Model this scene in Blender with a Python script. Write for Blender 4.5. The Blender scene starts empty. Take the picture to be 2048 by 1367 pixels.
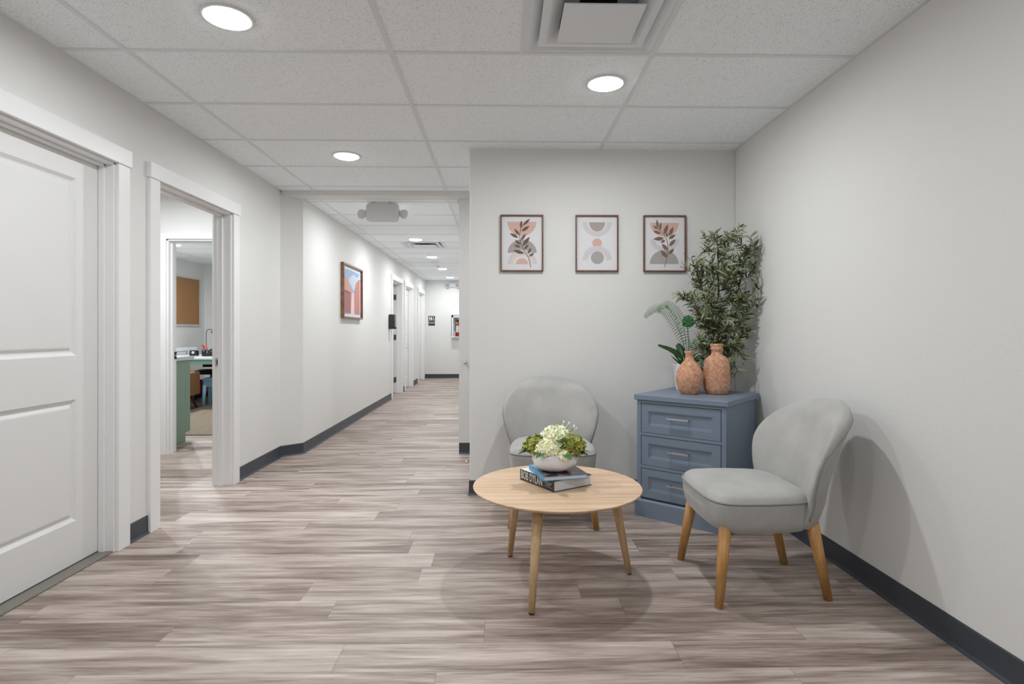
import bpy, bmesh, math, random
from mathutils import Vector, Matrix
random.seed(7)
PI = math.pi
S = bpy.context.scene
COL = S.collection

# ------------------------------------------------------------------ camera, world, exposure
cd = bpy.data.cameras.new('camera'); cam = bpy.data.objects.new('camera', cd); COL.objects.link(cam)
cam.location = (0, 0, 1.166)
cam.rotation_euler = (PI/2, 0, -0.019)
cd.sensor_width = 36; cd.lens = 1121.6/2048*36
cd.shift_y = -(683.5-661.6)/2048
cd.clip_start = 0.05
S.camera = cam
W = bpy.data.worlds.new('world'); S.world = W; W.use_nodes = True
W.node_tree.nodes['Background'].inputs[0].default_value = (.8, .85, 1, 1)
W.node_tree.nodes['Background'].inputs[1].default_value = 0.02
S.view_settings.view_transform = 'Standard'; S.view_settings.look = 'None'
S.view_settings.gamma = 1; S.view_settings.use_curve_mapping = False
S.view_settings.exposure = 0.14
LAMP = 12.6        # watts of one ceiling downlight
SPREAD = math.radians(177)
S.cycles.max_bounces = 12; S.cycles.diffuse_bounces = 8; S.cycles.glossy_bounces = 4
S.cycles.use_denoising = True

# ------------------------------------------------------------------ helpers
def lin(c):
    return tuple(((v/255)/12.92 if v/255 <= .04045 else ((v/255+.055)/1.055)**2.4) for v in c)
def mat(name, rgb, rough=.6, metal=0., emit=None, spec=None):
    m = bpy.data.materials.new(name); m.use_nodes = True
    b = m.node_tree.nodes['Principled BSDF']
    b.inputs['Base Color'].default_value = (*lin(rgb), 1)
    b.inputs['Roughness'].default_value = rough; b.inputs['Metallic'].default_value = metal
    if spec is not None: b.inputs['Specular IOR Level'].default_value = spec
    if emit:
        b.inputs['Emission Color'].default_value = (1, .985, .96, 1); b.inputs['Emission Strength'].default_value = emit
    return m
def N(m, t, **kw):
    n = m.node_tree.nodes.new(t)
    for k, v in kw.items():
        if k.startswith('i_'): n.inputs[k[2:].replace('_', ' ')].default_value = v
        elif k[0] == 'n' and k[1:].isdigit(): n.inputs[int(k[1:])].default_value = v
        else: setattr(n, k, v)
    return n
def Lk(m, a, b): m.node_tree.links.new(a, b)
def ramp(m, fac, stops, interp='LINEAR'):
    r = N(m, 'ShaderNodeValToRGB'); r.color_ramp.interpolation = interp
    e = r.color_ramp.elements
    while len(e) < len(stops): e.new(.5)
    for el, (p, c) in zip(e, stops): el.position = p; el.color = (*lin(c), 1)
    Lk(m, fac, r.inputs[0]); return r
def math_(m, op, a, b=None, c=None):
    n = N(m, 'ShaderNodeMath', operation=op)
    for i, v in enumerate((a, b, c)):
        if v is None: continue
        if isinstance(v, (int, float)): n.inputs[i].default_value = v
        else: Lk(m, v, n.inputs[i])
    return n.outputs[0]
def bsdf(m): return m.node_tree.nodes['Principled BSDF']
def bump(m, h, strength=.3, dist=.002):
    b = N(m, 'ShaderNodeBump'); b.inputs['Strength'].default_value = strength; b.inputs['Distance'].default_value = dist
    Lk(m, h, b.inputs['Height']); Lk(m, b.outputs[0], bsdf(m).inputs['Normal'])
def noise(m, vec, scale, detail=3, rough=.5, dist=0.):
    n = N(m, 'ShaderNodeTexNoise'); n.inputs['Scale'].default_value = scale; n.inputs['Detail'].default_value = detail
    n.inputs['Roughness'].default_value = rough; n.inputs['Distortion'].default_value = dist
    Lk(m, vec, n.inputs['Vector']); return n
def objco(m, scale=(1, 1, 1), rot=(0, 0, 0)):
    t = N(m, 'ShaderNodeTexCoord'); mp = N(m, 'ShaderNodeMapping'); mp.inputs['Scale'].default_value = scale
    mp.inputs['Rotation'].default_value = rot
    Lk(m, t.outputs['Object'], mp.inputs[0]); return mp.outputs[0]

class MB:
    def __init__(s): s.v = []; s.f = []; s.mi = []; s.sm = []
    def add(s, vs, fs, mi=0, smooth=False, M=None):
        o = len(s.v)
        for p in vs: s.v.append(tuple(M @ Vector(p)) if M is not None else tuple(p))
        for f in fs: s.f.append(tuple(i+o for i in f)); s.mi.append(mi); s.sm.append(smooth)
        return s
    def box(s, x0, x1, y0, y1, z0, z1, mi=0, M=None):
        v = [(x, y, z) for x in (x0, x1) for y in (y0, y1) for z in (z0, z1)]
        return s.add(v, [(0, 1, 3, 2), (4, 6, 7, 5), (0, 4, 5, 1), (2, 3, 7, 6), (0, 2, 6, 4), (1, 5, 7, 3)], mi, False, M)
    def loft(s, rings, mi=0, smooth=True, cap=(True, True), closed=True, M=None):
        n = len(rings[0]); vs = [p for r in rings for p in r]; fs = []
        for i in range(len(rings)-1):
            for j in range(n if closed else n-1):
                k = (j+1) % n
                fs.append((i*n+j, i*n+k, (i+1)*n+k, (i+1)*n+j))
        s.add(vs, fs, mi, smooth, M)
        o = len(s.v)-len(vs)
        if cap[0]: s.f.append(tuple(o+j for j in range(n))[::-1]); s.mi.append(mi); s.sm.append(False)
        if cap[1]: s.f.append(tuple(o+(len(rings)-1)*n+j for j in range(n))); s.mi.append(mi); s.sm.append(False)
        return s
    def lathe(s, prof, n=40, mi=0, c=(0, 0), M=None, cap=(True, True), smooth=True):
        return s.loft([[(c[0]+r*math.cos(2*PI*j/n), c[1]+r*math.sin(2*PI*j/n), z) for j in range(n)] for r, z in prof], mi, smooth, cap, M=M)
    def tube(s, pts, r, n=8, mi=0, M=None, cap=True):
        pts = [Vector(p) for p in pts]; rr = r if isinstance(r, (list, tuple)) else [r]*len(pts)
        rings = []; up = None
        for i, p in enumerate(pts):
            t = (pts[min(i+1, len(pts)-1)]-pts[max(i-1, 0)]).normalized()
            if up is None: up = t.orthogonal().normalized()
            up = (up-t*up.dot(t)).normalized(); b = t.cross(up)
            rings.append([tuple(p+(up*math.cos(2*PI*j/n)+b*math.sin(2*PI*j/n))*rr[i]) for j in range(n)])
        return s.loft(rings, mi, True, (cap, cap), M=M)
    def poly(s, pts, mi=0, M=None): return s.add(pts, [tuple(range(len(pts)))], mi, False, M)
    def prism(s, pts2, z0, z1, mi=0, M=None):
        n = len(pts2)
        return s.loft([[(x, y, z0) for x, y in pts2], [(x, y, z1) for x, y in pts2]], mi, False, M=M)
    def build(s, name, mats, parent=None, bevel=0, seg=2, recalc=True, auto=False):
        me = bpy.data.meshes.new(name); me.from_pydata(s.v, [], s.f)
        for m in (mats if isinstance(mats, (list, tuple)) else [mats]): me.materials.append(m)
        me.polygons.foreach_set('material_index', s.mi); me.polygons.foreach_set('use_smooth', s.sm)
        if recalc:
            b = bmesh.new(); b.from_mesh(me); bmesh.ops.recalc_face_normals(b, faces=b.faces); b.to_mesh(me); b.free()
        me.update()
        o = bpy.data.objects.new(name, me); COL.objects.link(o)
        if parent: o.parent = parent
        if bevel:
            md = o.modifiers.new('bevel', 'BEVEL'); md.width = bevel; md.segments = seg; md.limit_method = 'ANGLE'
            md.harden_normals = False
        return o
def tag(o, label, cat, group=None, kind=None):
    o['label'] = label; o['category'] = cat
    if group: o['group'] = group
    if kind: o['kind'] = kind
    return o
def thing(name, label, cat, loc=(0, 0, 0), rz=0, group=None):
    o = bpy.data.objects.new(name, None); COL.objects.link(o); o.empty_display_size = .1
    o.location = loc; o.rotation_euler = (0, 0, rz); return tag(o, label, cat, group)
def struct(o, label=None, cat=None):
    o['kind'] = 'structure'
    if label: o['label'] = label
    if cat: o['category'] = cat
    return o
def copytree(o, parent=None):
    c = o.copy(); COL.objects.link(c)
    if parent: c.parent = parent
    for ch in list(o.children): copytree(ch, c)
    return c
def text(name, body, size, m, parent, M, sx=1., bold=0., ext=.0003, align='CENTER', space=1.):
    cu = bpy.data.curves.new(name, 'FONT'); cu.body = body; cu.size = size; cu.offset = bold; cu.extrude = ext; cu.space_character = space
    cu.align_x = align; cu.align_y = 'CENTER'; cu.materials.append(m)
    o = bpy.data.objects.new(name, cu); COL.objects.link(o); o.parent = parent
    o.matrix_local = M @ Matrix.Diagonal((sx, 1, 1, 1))
    bpy.context.view_layer.update()
    me = bpy.data.meshes.new_from_object(o.evaluated_get(bpy.context.evaluated_depsgraph_get())); me.name = name
    r = bpy.data.objects.new(name, me); COL.objects.link(r); r.parent = parent; r.matrix_local = o.matrix_local.copy()
    bpy.data.objects.remove(o); return r

# ------------------------------------------------------------------ materials
M_wall = mat('wall_paint', (223, 223, 221), .8)
v = objco(M_wall); bump(M_wall, noise(M_wall, v, 55, 3).outputs[0], .25, .003)
M_trim = mat('trim_paint', (233, 233, 233), .4)
M_door = mat('door_paint', (226, 226, 225), .45)
M_base = mat('vinyl_baseboard', (60, 65, 73), .4)
M_grid = mat('ceiling_grid_metal', (222, 226, 228), .6)
M_white = mat('white_plastic', (222, 226, 230), .45)
M_chrome = mat('brushed_nickel', (196, 198, 202), .36, 1.)
M_black = mat('black_plastic', (22, 22, 24), .45)
M_dark = mat('dark_void', (6, 6, 6), .9)
M_lens = mat('lamp_lens', (255, 255, 255), .5, emit=20.)
# ceiling tile with small pin holes
M_tile = mat('ceiling_tile', (214, 214, 214), .9)
v = objco(M_tile)
n1 = noise(M_tile, v, 230, 2, .6); n2 = noise(M_tile, v, 30, 3, .6)
pit = ramp(M_tile, n1.outputs[0], [(.0, (150, 150, 150)), (.335, (165, 165, 165)), (.395, (243, 248, 251)), (1, (243, 248, 251))])
mx = N(M_tile, 'ShaderNodeMix', data_type='RGBA', blend_type='MULTIPLY'); mx.inputs[0].default_value = .25
Lk(M_tile, pit.outputs[0], mx.inputs[6]); Lk(M_tile, n2.outputs[0], mx.inputs[7])
Lk(M_tile, pit.outputs[0], bsdf(M_tile).inputs['Base Color'])
bump(M_tile, n1.outputs[0], .25, .002)
# vinyl plank floor: rows .171 deep, planks 1.22 long
M_floor = mat('vinyl_plank', (165, 150, 142), .5)
m = M_floor; t = N(m, 'ShaderNodeTexCoord'); sp = N(m, 'ShaderNodeSeparateXYZ'); Lk(m, t.outputs['Object'], sp.inputs[0])
PW, PL = .1714, 1.22
ry = math_(m, 'DIVIDE', math_(m, 'SUBTRACT', sp.outputs[1], 1.928-.1714*60), PW); row = math_(m, 'FLOOR', ry)
wn = N(m, 'ShaderNodeTexWhiteNoise', noise_dimensions='1D'); Lk(m, row, wn.inputs['W'])
cx = math_(m, 'ADD', math_(m, 'DIVIDE', sp.outputs[0], PL), math_(m, 'MULTIPLY', wn.outputs[0], 7.))
colm = math_(m, 'FLOOR', cx)
idv = N(m, 'ShaderNodeCombineXYZ'); Lk(m, row, idv.inputs[0]); Lk(m, colm, idv.inputs[1])
wn2 = N(m, 'ShaderNodeTexWhiteNoise', noise_dimensions='3D'); Lk(m, idv.outputs[0], wn2.inputs['Vector'])
off = N(m, 'ShaderNodeVectorMath', operation='SCALE'); Lk(m, wn2.outputs['Color'], off.inputs[0]); off.inputs['Scale'].default_value = 31.
def gr(sc):
    a = N(m, 'ShaderNodeVectorMath', operation='MULTIPLY'); Lk(m, t.outputs['Object'], a.inputs[0]); a.inputs[1].default_value = sc
    b = N(m, 'ShaderNodeVectorMath', operation='ADD'); Lk(m, a.outputs[0], b.inputs[0]); Lk(m, off.outputs[0], b.inputs[1]); return b.outputs[0]
g1 = noise(m, gr((1.3, 14, 1)), 1.15, 4, .55, .6)
g2 = noise(m, gr((4.5, 75, 1)), 1., 4, .6, .3)
g3 = noise(m, gr((12, 260, 1)), 1., 2, .6)
g4 = noise(m, gr((.55, 5, 1)), 1.4, 3, .6, 1.0)
mixv = math_(m, 'ADD', math_(m, 'ADD', math_(m, 'ADD', math_(m, 'MULTIPLY', g1.outputs[0], .8), math_(m, 'MULTIPLY', math_(m, 'SUBTRACT', g4.outputs[0], .32), .5)), math_(m, 'MULTIPLY', g2.outputs[0], .45)),
             math_(m, 'ADD', math_(m, 'MULTIPLY', g3.outputs[0], .16), math_(m, 'MULTIPLY', wn2.outputs[0], .12)))
rp = ramp(m, math_(m, 'MULTIPLY', mixv, .58), [(.35, (100, 85, 77)), (.45, (140, 124, 115)), (.54, (175, 161, 152)), (.66, (205, 194, 187))])
fr = math_(m, 'FRACT', ry); ed = math_(m, 'MINIMUM', fr, math_(m, 'SUBTRACT', 1., fr))
fx = math_(m, 'FRACT', cx); ex = math_(m, 'MULTIPLY', math_(m, 'MINIMUM', fx, math_(m, 'SUBTRACT', 1., fx)), PL/PW)
seam = math_(m, 'LESS_THAN', math_(m, 'MINIMUM', ed, ex), .006)
mx = N(m, 'ShaderNodeMix', data_type='RGBA', blend_type='MIX'); Lk(m, math_(m, 'MULTIPLY', seam, .55), mx.inputs[0])
Lk(m, rp.outputs[0], mx.inputs[6]); mx.inputs[7].default_value = (*lin((92, 80, 73)), 1)
Lk(m, mx.outputs[2], bsdf(m).inputs['Base Color'])
bump(m, math_(m, 'SUBTRACT', g2.outputs[0], math_(m, 'MULTIPLY', seam, 1.5)), .12, .001)
M_carpet = mat('office_carpet', (128, 114, 98), .95)
v = objco(M_carpet); r_ = ramp(M_carpet, noise(M_carpet, v, 120, 3).outputs[0], [(.3, (95, 84, 72)), (.7, (160, 145, 126))]); Lk(M_carpet, r_.outputs[0], bsdf(M_carpet).inputs['Base Color'])
def wood(name, c0, c1, sc=(2, 30, 30), rough=.45, rot=(0, 0, 0)):
    m = mat(name, c1, rough); v = objco(m, sc, rot)
    n = noise(m, v, 1.3, 4, .6, .5); r = ramp(m, n.outputs[0], [(.3, c0), (.65, c1)]); Lk(m, r.outputs[0], bsdf(m).inputs['Base Color'])
    bump(m, n.outputs[0], .08, .001); return m
M_top = wood('pale_oak_veneer', (190, 156, 124), (222, 193, 163), (1.6, 30, 30), .4)
M_leg = wood('oak_table_leg', (180, 146, 104), (214, 184, 142), (28, 28, 3), .42)
M_cleg = wood('golden_beech_leg', (164, 116, 62), (196, 150, 92), (28, 28, 3), .38)
M_walnut = wood('walnut_frame', (84, 56, 42), (122, 84, 64), (30, 30, 30), .45)
M_fabric = mat('grey_velvet', (172, 171, 168), .85)
b = bsdf(M_fabric); b.inputs['Sheen Weight'].default_value = .35; b.inputs['Sheen Roughness'].default_value = .4
v = objco(M_fabric); nn = noise(M_fabric, v, 5, 4, .6)
r_ = ramp(M_fabric, nn.outputs[0], [(.3, (158, 157, 154)), (.7, (178, 177, 174))]); Lk(M_fabric, r_.outputs[0], b.inputs['Base Color'])
bump(M_fabric, noise(M_fabric, v, 700, 2).outputs[0], .15, .001)
M_pipe = mat('piping_cord', (138, 139, 139), .8)
M_blue = mat('blue_grey_paint', (117, 131, 148), .4)
M_terra = mat('terracotta', (176, 122, 90), .8)
v = objco(M_terra); nn = noise(M_terra, v, 60, 8, .75, .25)
r_ = ramp(M_terra, nn.outputs[0], [(.33, (120, 82, 62)), (.42, (182, 132, 102)), (.56, (206, 158, 128)), (.68, (228, 194, 168))])
Lk(M_terra, r_.outputs[0], bsdf(M_terra).inputs['Base Color']); bump(M_terra, nn.outputs[0], .5, .003)
M_ceram = mat('glazed_ceramic', (230, 232, 236), .16)
M_greypot = mat('grey_pot', (128, 130, 132), .6)
M_soil = mat('potting_moss', (58, 46, 36), .95)
M_cork = mat('cork', (166, 122, 78), .9)
v = objco(M_cork); r_ = ramp(M_cork, noise(M_cork, v, 90, 4).outputs[0], [(.3, (146, 104, 64)), (.7, (180, 136, 92))]); Lk(M_cork, r_.outputs[0], bsdf(M_cork).inputs['Base Color'])
def leafmat(name, stops, back=None, rough=.45):
    m = mat(name, stops[0], rough); g = N(m, 'ShaderNodeNewGeometry')
    r = ramp(m, g.outputs['Random Per Island'], [(i/(len(stops)-1), c) for i, c in enumerate(stops)])
    o = r.outputs[0]
    if back:
        mx = N(m, 'ShaderNodeMix', data_type='RGBA', blend_type='MIX'); Lk(m, g.outputs['Backfacing'], mx.inputs[0])
        Lk(m, o, mx.inputs[6]); mx.inputs[7].default_value = (*lin(back), 1); o = mx.outputs[2]
    Lk(m, o, bsdf(m).inputs['Base Color']); return m
M_olive = leafmat('olive_leaf', [(24, 44, 28), (44, 68, 38), (84, 100, 56), (32, 54, 34), (126, 138, 92), (26, 48, 30)], (134, 144, 108))
M_palm = leafmat('palm_leaf', [(24, 72, 36), (40, 96, 48), (30, 82, 44)], (60, 110, 60), .35)
M_cycas = leafmat('cycas_leaf', [(52, 84, 26), (36, 68, 26)], None, .4)
M_bark = wood('olive_bark', (66, 52, 42), (104, 86, 70), (30, 30, 6), .85)
M_stem = mat('green_stem', (58, 84, 46), .6)
M_cream = leafmat('cream_petal', [(250, 248, 228), (244, 242, 190), (252, 252, 244), (216, 228, 130)], None, .6)
M_green = leafmat('green_petal', [(128, 146, 44), (160, 174, 70), (98, 116, 34), (184, 184, 90), (128, 88, 58)], None, .6)
M_paper = mat('paper', (228, 228, 226), .8)

# ------------------------------------------------------------------ the room shell
XL, XR, CZ, CC, YB, YF, XC = -2.043, 1.679, 2.463, 2.421, 3.995, 13.89, -1.885
WT = .13
YN = -3.3   # wall behind the camera
OH = 2.054  # opening height
def wall_x(name, x0, x1, ya, yb, top, openings, label):
    mb = MB(); y = ya
    for (o0, o1) in openings:
        mb.box(x0, x1, y, o0, 0, top); mb.box(x0, x1, o0, o1, OH, top); y = o1
    mb.box(x0, x1, y, yb, 0, top)
    return struct(mb.build(name, M_wall), label, 'wall')
D1 = (2.09, 3.006); D2 = (3.368, 4.286)
DA = (9.71, 10.60); DB = (10.99, 11.85); DC = (12.74, 13.63)
wall_x('wall_left', XL-WT, XL, YN, 5.221, CZ+.04, [D1, D2], 'off-white painted wall on the left with two door openings')
wall_x('wall_corridor', XC-WT, XC, 5.37, YF, CC+.04, [DA, DB, DC], 'off-white corridor wall on the left with three doorways')
mb = MB(); mb.prism([(XL, 5.221), (XC, 5.37), (XC-WT, 5.45), (XL-WT, 5.221)], 0, CZ)
struct(mb.build('wall_jog', M_wall), 'short angled off-white wall piece where the corridor begins', 'wall')
struct(MB().box(XR, XR+WT, YN, 5.60, 0, CZ+.04).build('wall_right', M_wall), 'off-white painted wall on the right behind armchair', 'wall')
struct(MB().box(-.225, XR, YB, YB+WT, 0, CZ+.04).build('wall_back', M_wall, bevel=.006), 'off-white partition wall behind the drawers with three prints', 'wall')
mb = MB().box(-.402, XR, 5.34, 5.47, 0, CC+.04).box(-.402, -.402+WT, 5.47, YF, 0, CC+.04)
struct(mb.build('wall_passage', M_wall), 'white wall strip at the right end of corridor opening', 'wall')
struct(MB().box(XC-WT, -.27, YF, YF+WT, 0, CC+.04).build('wall_far', M_wall), 'off-white wall closing the far end of the corridor', 'wall')
struct(MB().box(XL-WT, XR+WT, YN-WT, YN, 0, CZ+.04).build('wall_rear', M_wall), 'off-white wall behind the camera', 'wall')
# header between room and corridor
struct(MB().box(XL-WT, XR, 5.221, 5.40, CC, CZ+.1).build('wall_header', M_wall), 'white dropped header beam over the corridor entrance', 'beam')
# small lobby behind the left opening, office behind that
mb = MB(); mb.box(-4.4, -3.16, 5.36, 5.49, 0, CZ).box(-3.16, -2.25, 5.36, 5.49, OH-.02, CZ).box(-2.25, XC-WT, 5.36, 5.49, 0, CZ)
struct(mb.build('wall_lobby', M_wall), 'bright white wall with a doorway seen through left opening', 'wall')
mb = MB(); mb.box(-4.4, -4.27, 1.4, 5.36, 0, CZ).box(-4.4, XL-WT, 1.4, 1.53, 0, CZ)
struct(mb.build('wall_lobby_side', M_wall), 'white side walls of the small lobby', 'wall')
mb = MB(); mb.box(-5.90, -5.77, 5.36, 11.1, 0, CZ).box(-5.77, -4.4, 5.36, 5.49, 0, CZ).box(-5.90, -2.2, 11.0, 11.13, 0, CZ).box(-2.33, -2.2, 5.49, 11.0, 0, CZ)
struct(mb.build('wall_office', M_wall), 'grey-lit office walls beyond the inner doorway', 'wall')
# floors
struct(MB().box(-4.4, XR+WT, YN-WT, 6.343, -.1, 0).box(-2.2, 0, 6.343, YF+WT, -.1, 0).build('floor', M_floor), 'grey-brown wood-look vinyl plank floor', 'floor')
struct(MB().box(-5.9, -2.2, 6.343, 11.1, -.1, .004).box(-5.9, -4.4, 5.36, 6.343, -.1, .004).build('floor', M_carpet), 'beige carpet of the office beyond', 'floor')
# ceilings: tiles, then the T grid as its part
def ceiling(x0, x1, y0, y1, z, xs, y_first, label, holes=(), tee=()):
    mb = MB()
    if not holes: mb.box(x0, x1, y0, y1, z, z+.03)
    else:
        hx0, hx1, hy0, hy1 = holes
        mb.box(x0, x1, y0, hy0, z, z+.03).box(x0, x1, hy1, y1, z, z+.03).box(x0, hx0, hy0, hy1, z, z+.03).box(hx1, x1, hy0, hy1, z, z+.03)
    c = struct(mb.build('ceiling', M_tile), label, 'ceiling')
    g = MB(); w = .012; d = .004
    for x in xs: g.box(x-w, x+w, y0, y1, z-d, z+.001)
    k = y_first
    while k < y1:
        if k > y0:
            g.box(x0, x1, k-w, k+w, z-d+.0006, z+.001)
        k += .6096
    for (xx, ya, yb) in tee: g.box(xx-w, xx+w, ya+w, yb-w, z-d+.0003, z+.001)
    g.box(x0, x0+.02, y0, y1, z-d-.0008, z).box(x1-.02, x1, y0, y1, z-d-.0008, z).box(x0, x1, y1-.02, y1, z-d-.0008, z)
    g.build('ceiling_grid', M_grid, c)
    return c
XS = [-1.731, -.512, .707]
ceiling(XL, XR, YN, 5.221, CZ, XS, 2.619-.6096*10, 'white pinhole tile ceiling with metal grid over the waiting room', (.707-.6096, .707, 2.0094, 2.619), [(.0974, 2.0094, 2.619)])
ceiling(XC, -.402, 5.40, YF, CC, XS[:2], 5.472, 'white tile ceiling over the corridor', (-1.43, -.82, 7.91, 8.52), [(-1.43, 7.91, 8.52), (-.82, 7.91, 8.52)])
ceiling(-4.4, XL-WT, 1.4, 5.36, CZ, [-3.3], 2.0, 'white tile ceiling of the lobby')
ceiling(-5.9, -2.2, 5.49, 11.1, CZ, [-4.1, -5.32], 5.9, 'white tile ceiling of the office')

# baseboards
def baseboard(name, pts, label=None):
    """pts: floor polyline with the room on its right-hand side"""
    prof = [(0, 0), (.014, 0), (.011, .006), (.006, .014), (.005, .10), (.002, .105), (0, .105)]
    pts = [Vector((*p, 0)) for p in pts]; rings = []
    for i, p in enumerate(pts):
        ds = []
        if i > 0: ds.append((pts[i]-pts[i-1]).normalized())
        if i < len(pts)-1: ds.append((pts[i+1]-pts[i]).normalized())
        nrm = [Vector((d.y, -d.x, 0)) for d in ds]
        nn = sum(nrm, Vector()).normalized(); k = 1/max(.3, nn.dot(nrm[0]))
        rings.append([tuple(p+nn*(a*k)+Vector((0, 0, b))) for a, b in prof])
    return struct(MB().loft(rings, smooth=False).build(name, M_base), label or 'dark blue-grey vinyl baseboard', 'baseboard')
CW = .092
baseboard('baseboard_left', [(XL, D1[1]+CW), (XL, D2[0]-CW)], 'short dark baseboard piece between the two left doors')
baseboard('baseboard_corner', [(XL, D2[1]+.056), (XL, 5.221), (XC, 5.37), (XC, DA[0]-CW)], 'dark grey baseboard running from left opening into the corridor')
baseboard('baseboard_corridor', [(XC, DA[1]+CW), (XC, DB[0]-CW)], 'tiny dark baseboard piece between first two corridor doors')
baseboard('baseboard_hall', [(XC, DB[1]+CW), (XC, DC[0]-CW)], 'dark baseboard piece between second and third corridor doors')
baseboard('baseboard_far', [(XC, YF), (-.402, YF)], 'dark baseboard at the far end wall')
baseboard('baseboard_passage', [(-.402, 5.34), (XR, 5.34)], 'dark baseboard on the white strip right of corridor')
baseboard('baseboard_back', [(-.225, YB+WT), (-.225, YB), (XR, YB)], 'dark baseboard below the three prints')
baseboard('baseboard_right', [(XR, YB), (XR, YN)], 'long dark blue-grey baseboard along the right wall')
baseboard('baseboard_near', [(XL, YN), (XL, D1[0]-CW)], 'dark baseboard left of the closed panel door')

# casings and jambs
def casing(name, X, d, label, wt=WT, stop=None, cw=CW, both=True, h=OH):
    y0, y1 = d; mb = MB()
    mb.box(X, X+.02, y0-cw, y0, 0, h).box(X, X+.02, y1, y1+cw, 0, h)
    mb.box(X, X+.027, y0-cw-.008, y1+cw+.008, h, h+.09)
    mb.box(X-wt, X+.001, y0-.001, y0+.012, 0, h).box(X-wt, X+.001, y1-.012, y1+.001, 0, h).box(X-wt, X+.001, y0, y1, h-.012, h+.001)
    if stop is not None:
        a, b = stop
        mb.box(a, b, y0+.012, y0+.024, 0, h-.012).box(a, b, y1-.024, y1-.012, 0, h-.012).box(a, b, y0+.012, y1-.012, h-.024, h-.012)
    if both: mb.box(X-wt-.015, X-wt, y0-cw, y0, 0, h).box(X-wt-.015, X-wt, y1, y1+cw, 0, h)
    return struct(mb.build(name, M_trim, bevel=.0025), label, 'door trim')
casing('trim_1', XL, D1, 'white casing around the closed panel door on left', stop=(-2.116, -2.085))
casing('trim_2', XL, D2, 'white casing around the open doorway on left wall', stop=(-2.135, -2.10))
casing('trim_3', XC, DA, 'white casing of the first corridor door', stop=(-1.975, -1.94))
casing('trim_4', XC, DB, 'white casing of the second corridor door', stop=(-1.955, -1.92))
casing('trim_5', XC, DC, 'white casing of the third corridor door', stop=(-1.955, -1.92))
# inner doorway casing (wall facing the camera)
mb = MB(); h = OH-.02; cwi = .05
mb.box(-3.16-cwi, -3.16, 5.342, 5.36, 0, h+cwi).box(-2.25, -2.25+cwi, 5.342, 5.36, 0, h+cwi).box(-3.16, -2.25, 5.342, 5.36, h, h+cwi)
mb.box(-3.16, -3.145, 5.359, 5.49, 0, h).box(-2.265, -2.25, 5.359, 5.49, 0, h).box(-3.16, -2.25, 5.359, 5.49, h-.015, h)
mb.box(-3.145, -3.133, 5.40, 5.435, 0, h-.015)
struct(mb.build('trim_6', M_trim, bevel=.002), 'white casing of the inner doorway to the office', 'door trim')
# thresholds
struct(MB().box(-2.16, -2.046, D1[0], D1[1], 0, .008).build('trim_7', mat('threshold', (122, 120, 112), .5), bevel=.003), 'thin grey threshold strip below closed panel door', 'threshold')
struct(MB().box(-4.0, -2.3, 6.325, 6.355, 0, .008).build('trim_8', mat('carpet_strip', (70, 62, 56), .5), bevel=.002), 'thin dark strip where the planks meet the office carpet', 'threshold')

# panel doors
def panel_leaf(y0, y1, z0, z1, xf, th, panels, name, label):
    """leaf in the X = xf plane, visible side facing +X; panels list of (ya, yb, za, zb)"""
    mb = MB()
    ys = sorted({y0, y1, panels[0][0], panels[0][1]}); zs = sorted({z0, z1, *[z for p in panels for z in p[2:]]})
    for i in range(len(ys)-1):
        for j in range(len(zs)-1):
            a, b, c, d = ys[i], ys[i+1], zs[j], zs[j+1]
            if any(abs(a-p[0]) < 1e-6 and abs(b-p[1]) < 1e-6 and abs(c-p[2]) < 1e-6 and abs(d-p[3]) < 1e-6 for p in panels): continue
            mb.poly([(xf, a, c), (xf, b, c), (xf, b, d), (xf, a, d)])
    for (a, b, c, d) in panels:
        st = [(0, 0), (.004, -.003), (.016, -.012), (.024, -.013), (.038, -.005), (.044, -.004)]
        rings = [[(xf+dx, a+e, c+e), (xf+dx, b-e, c+e), (xf+dx, b-e, d-e), (xf+dx, a+e, d-e)] for e, dx in st]
        mb.loft(rings, smooth=False, cap=(False, True))
    xb = xf-th
    mb.poly([(xb, y0, z0), (xb, y0, z1), (xb, y1, z1), (xb, y1, z0)])
    mb.poly([(xf, y0, z0), (xf, y0, z1), (xb, y0, z1), (xb, y0, z0)]).poly([(xf, y1, z0), (xb, y1, z0), (xb, y1, z1), (xf, y1, z1)])
    mb.poly([(xf, y0, z0), (xb, y0, z0), (xb, y1, z0), (xf, y1, z0)]).poly([(xf, y0, z1), (xf, y1, z1), (xb, y1, z1), (xb, y0, z1)])
    return struct(mb.build(name, M_door, recalc=False), label, 'door')
def lever(parent, x, y, z, s=1):
    mb = MB()
    mb.lathe([(.026, 0), (.026, .008), (.010, .010), (.009, .045)], 20, M=Matrix.Translation((x, y, z)) @ Matrix.Rotation(PI/2, 4, 'Y'))
    mb.tube([(x+.045, y-.008*s, z), (x+.048, y+.03*s, z), (x+.046, y+.11*s, z)], [.009, .009, .007], 10)
    return mb.build('handle', M_chrome, parent)
d = panel_leaf(D1[0]+.014, D1[1]-.012, .014, OH-.014, -2.118, .038, [(2.262, 2.836, .223, .826), (2.262, 2.836, 1.044, 1.925)], 'door_1', 'closed white two-panel door nearest the camera on left')
lever(d, -2.118, 2.165, .93)
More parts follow.
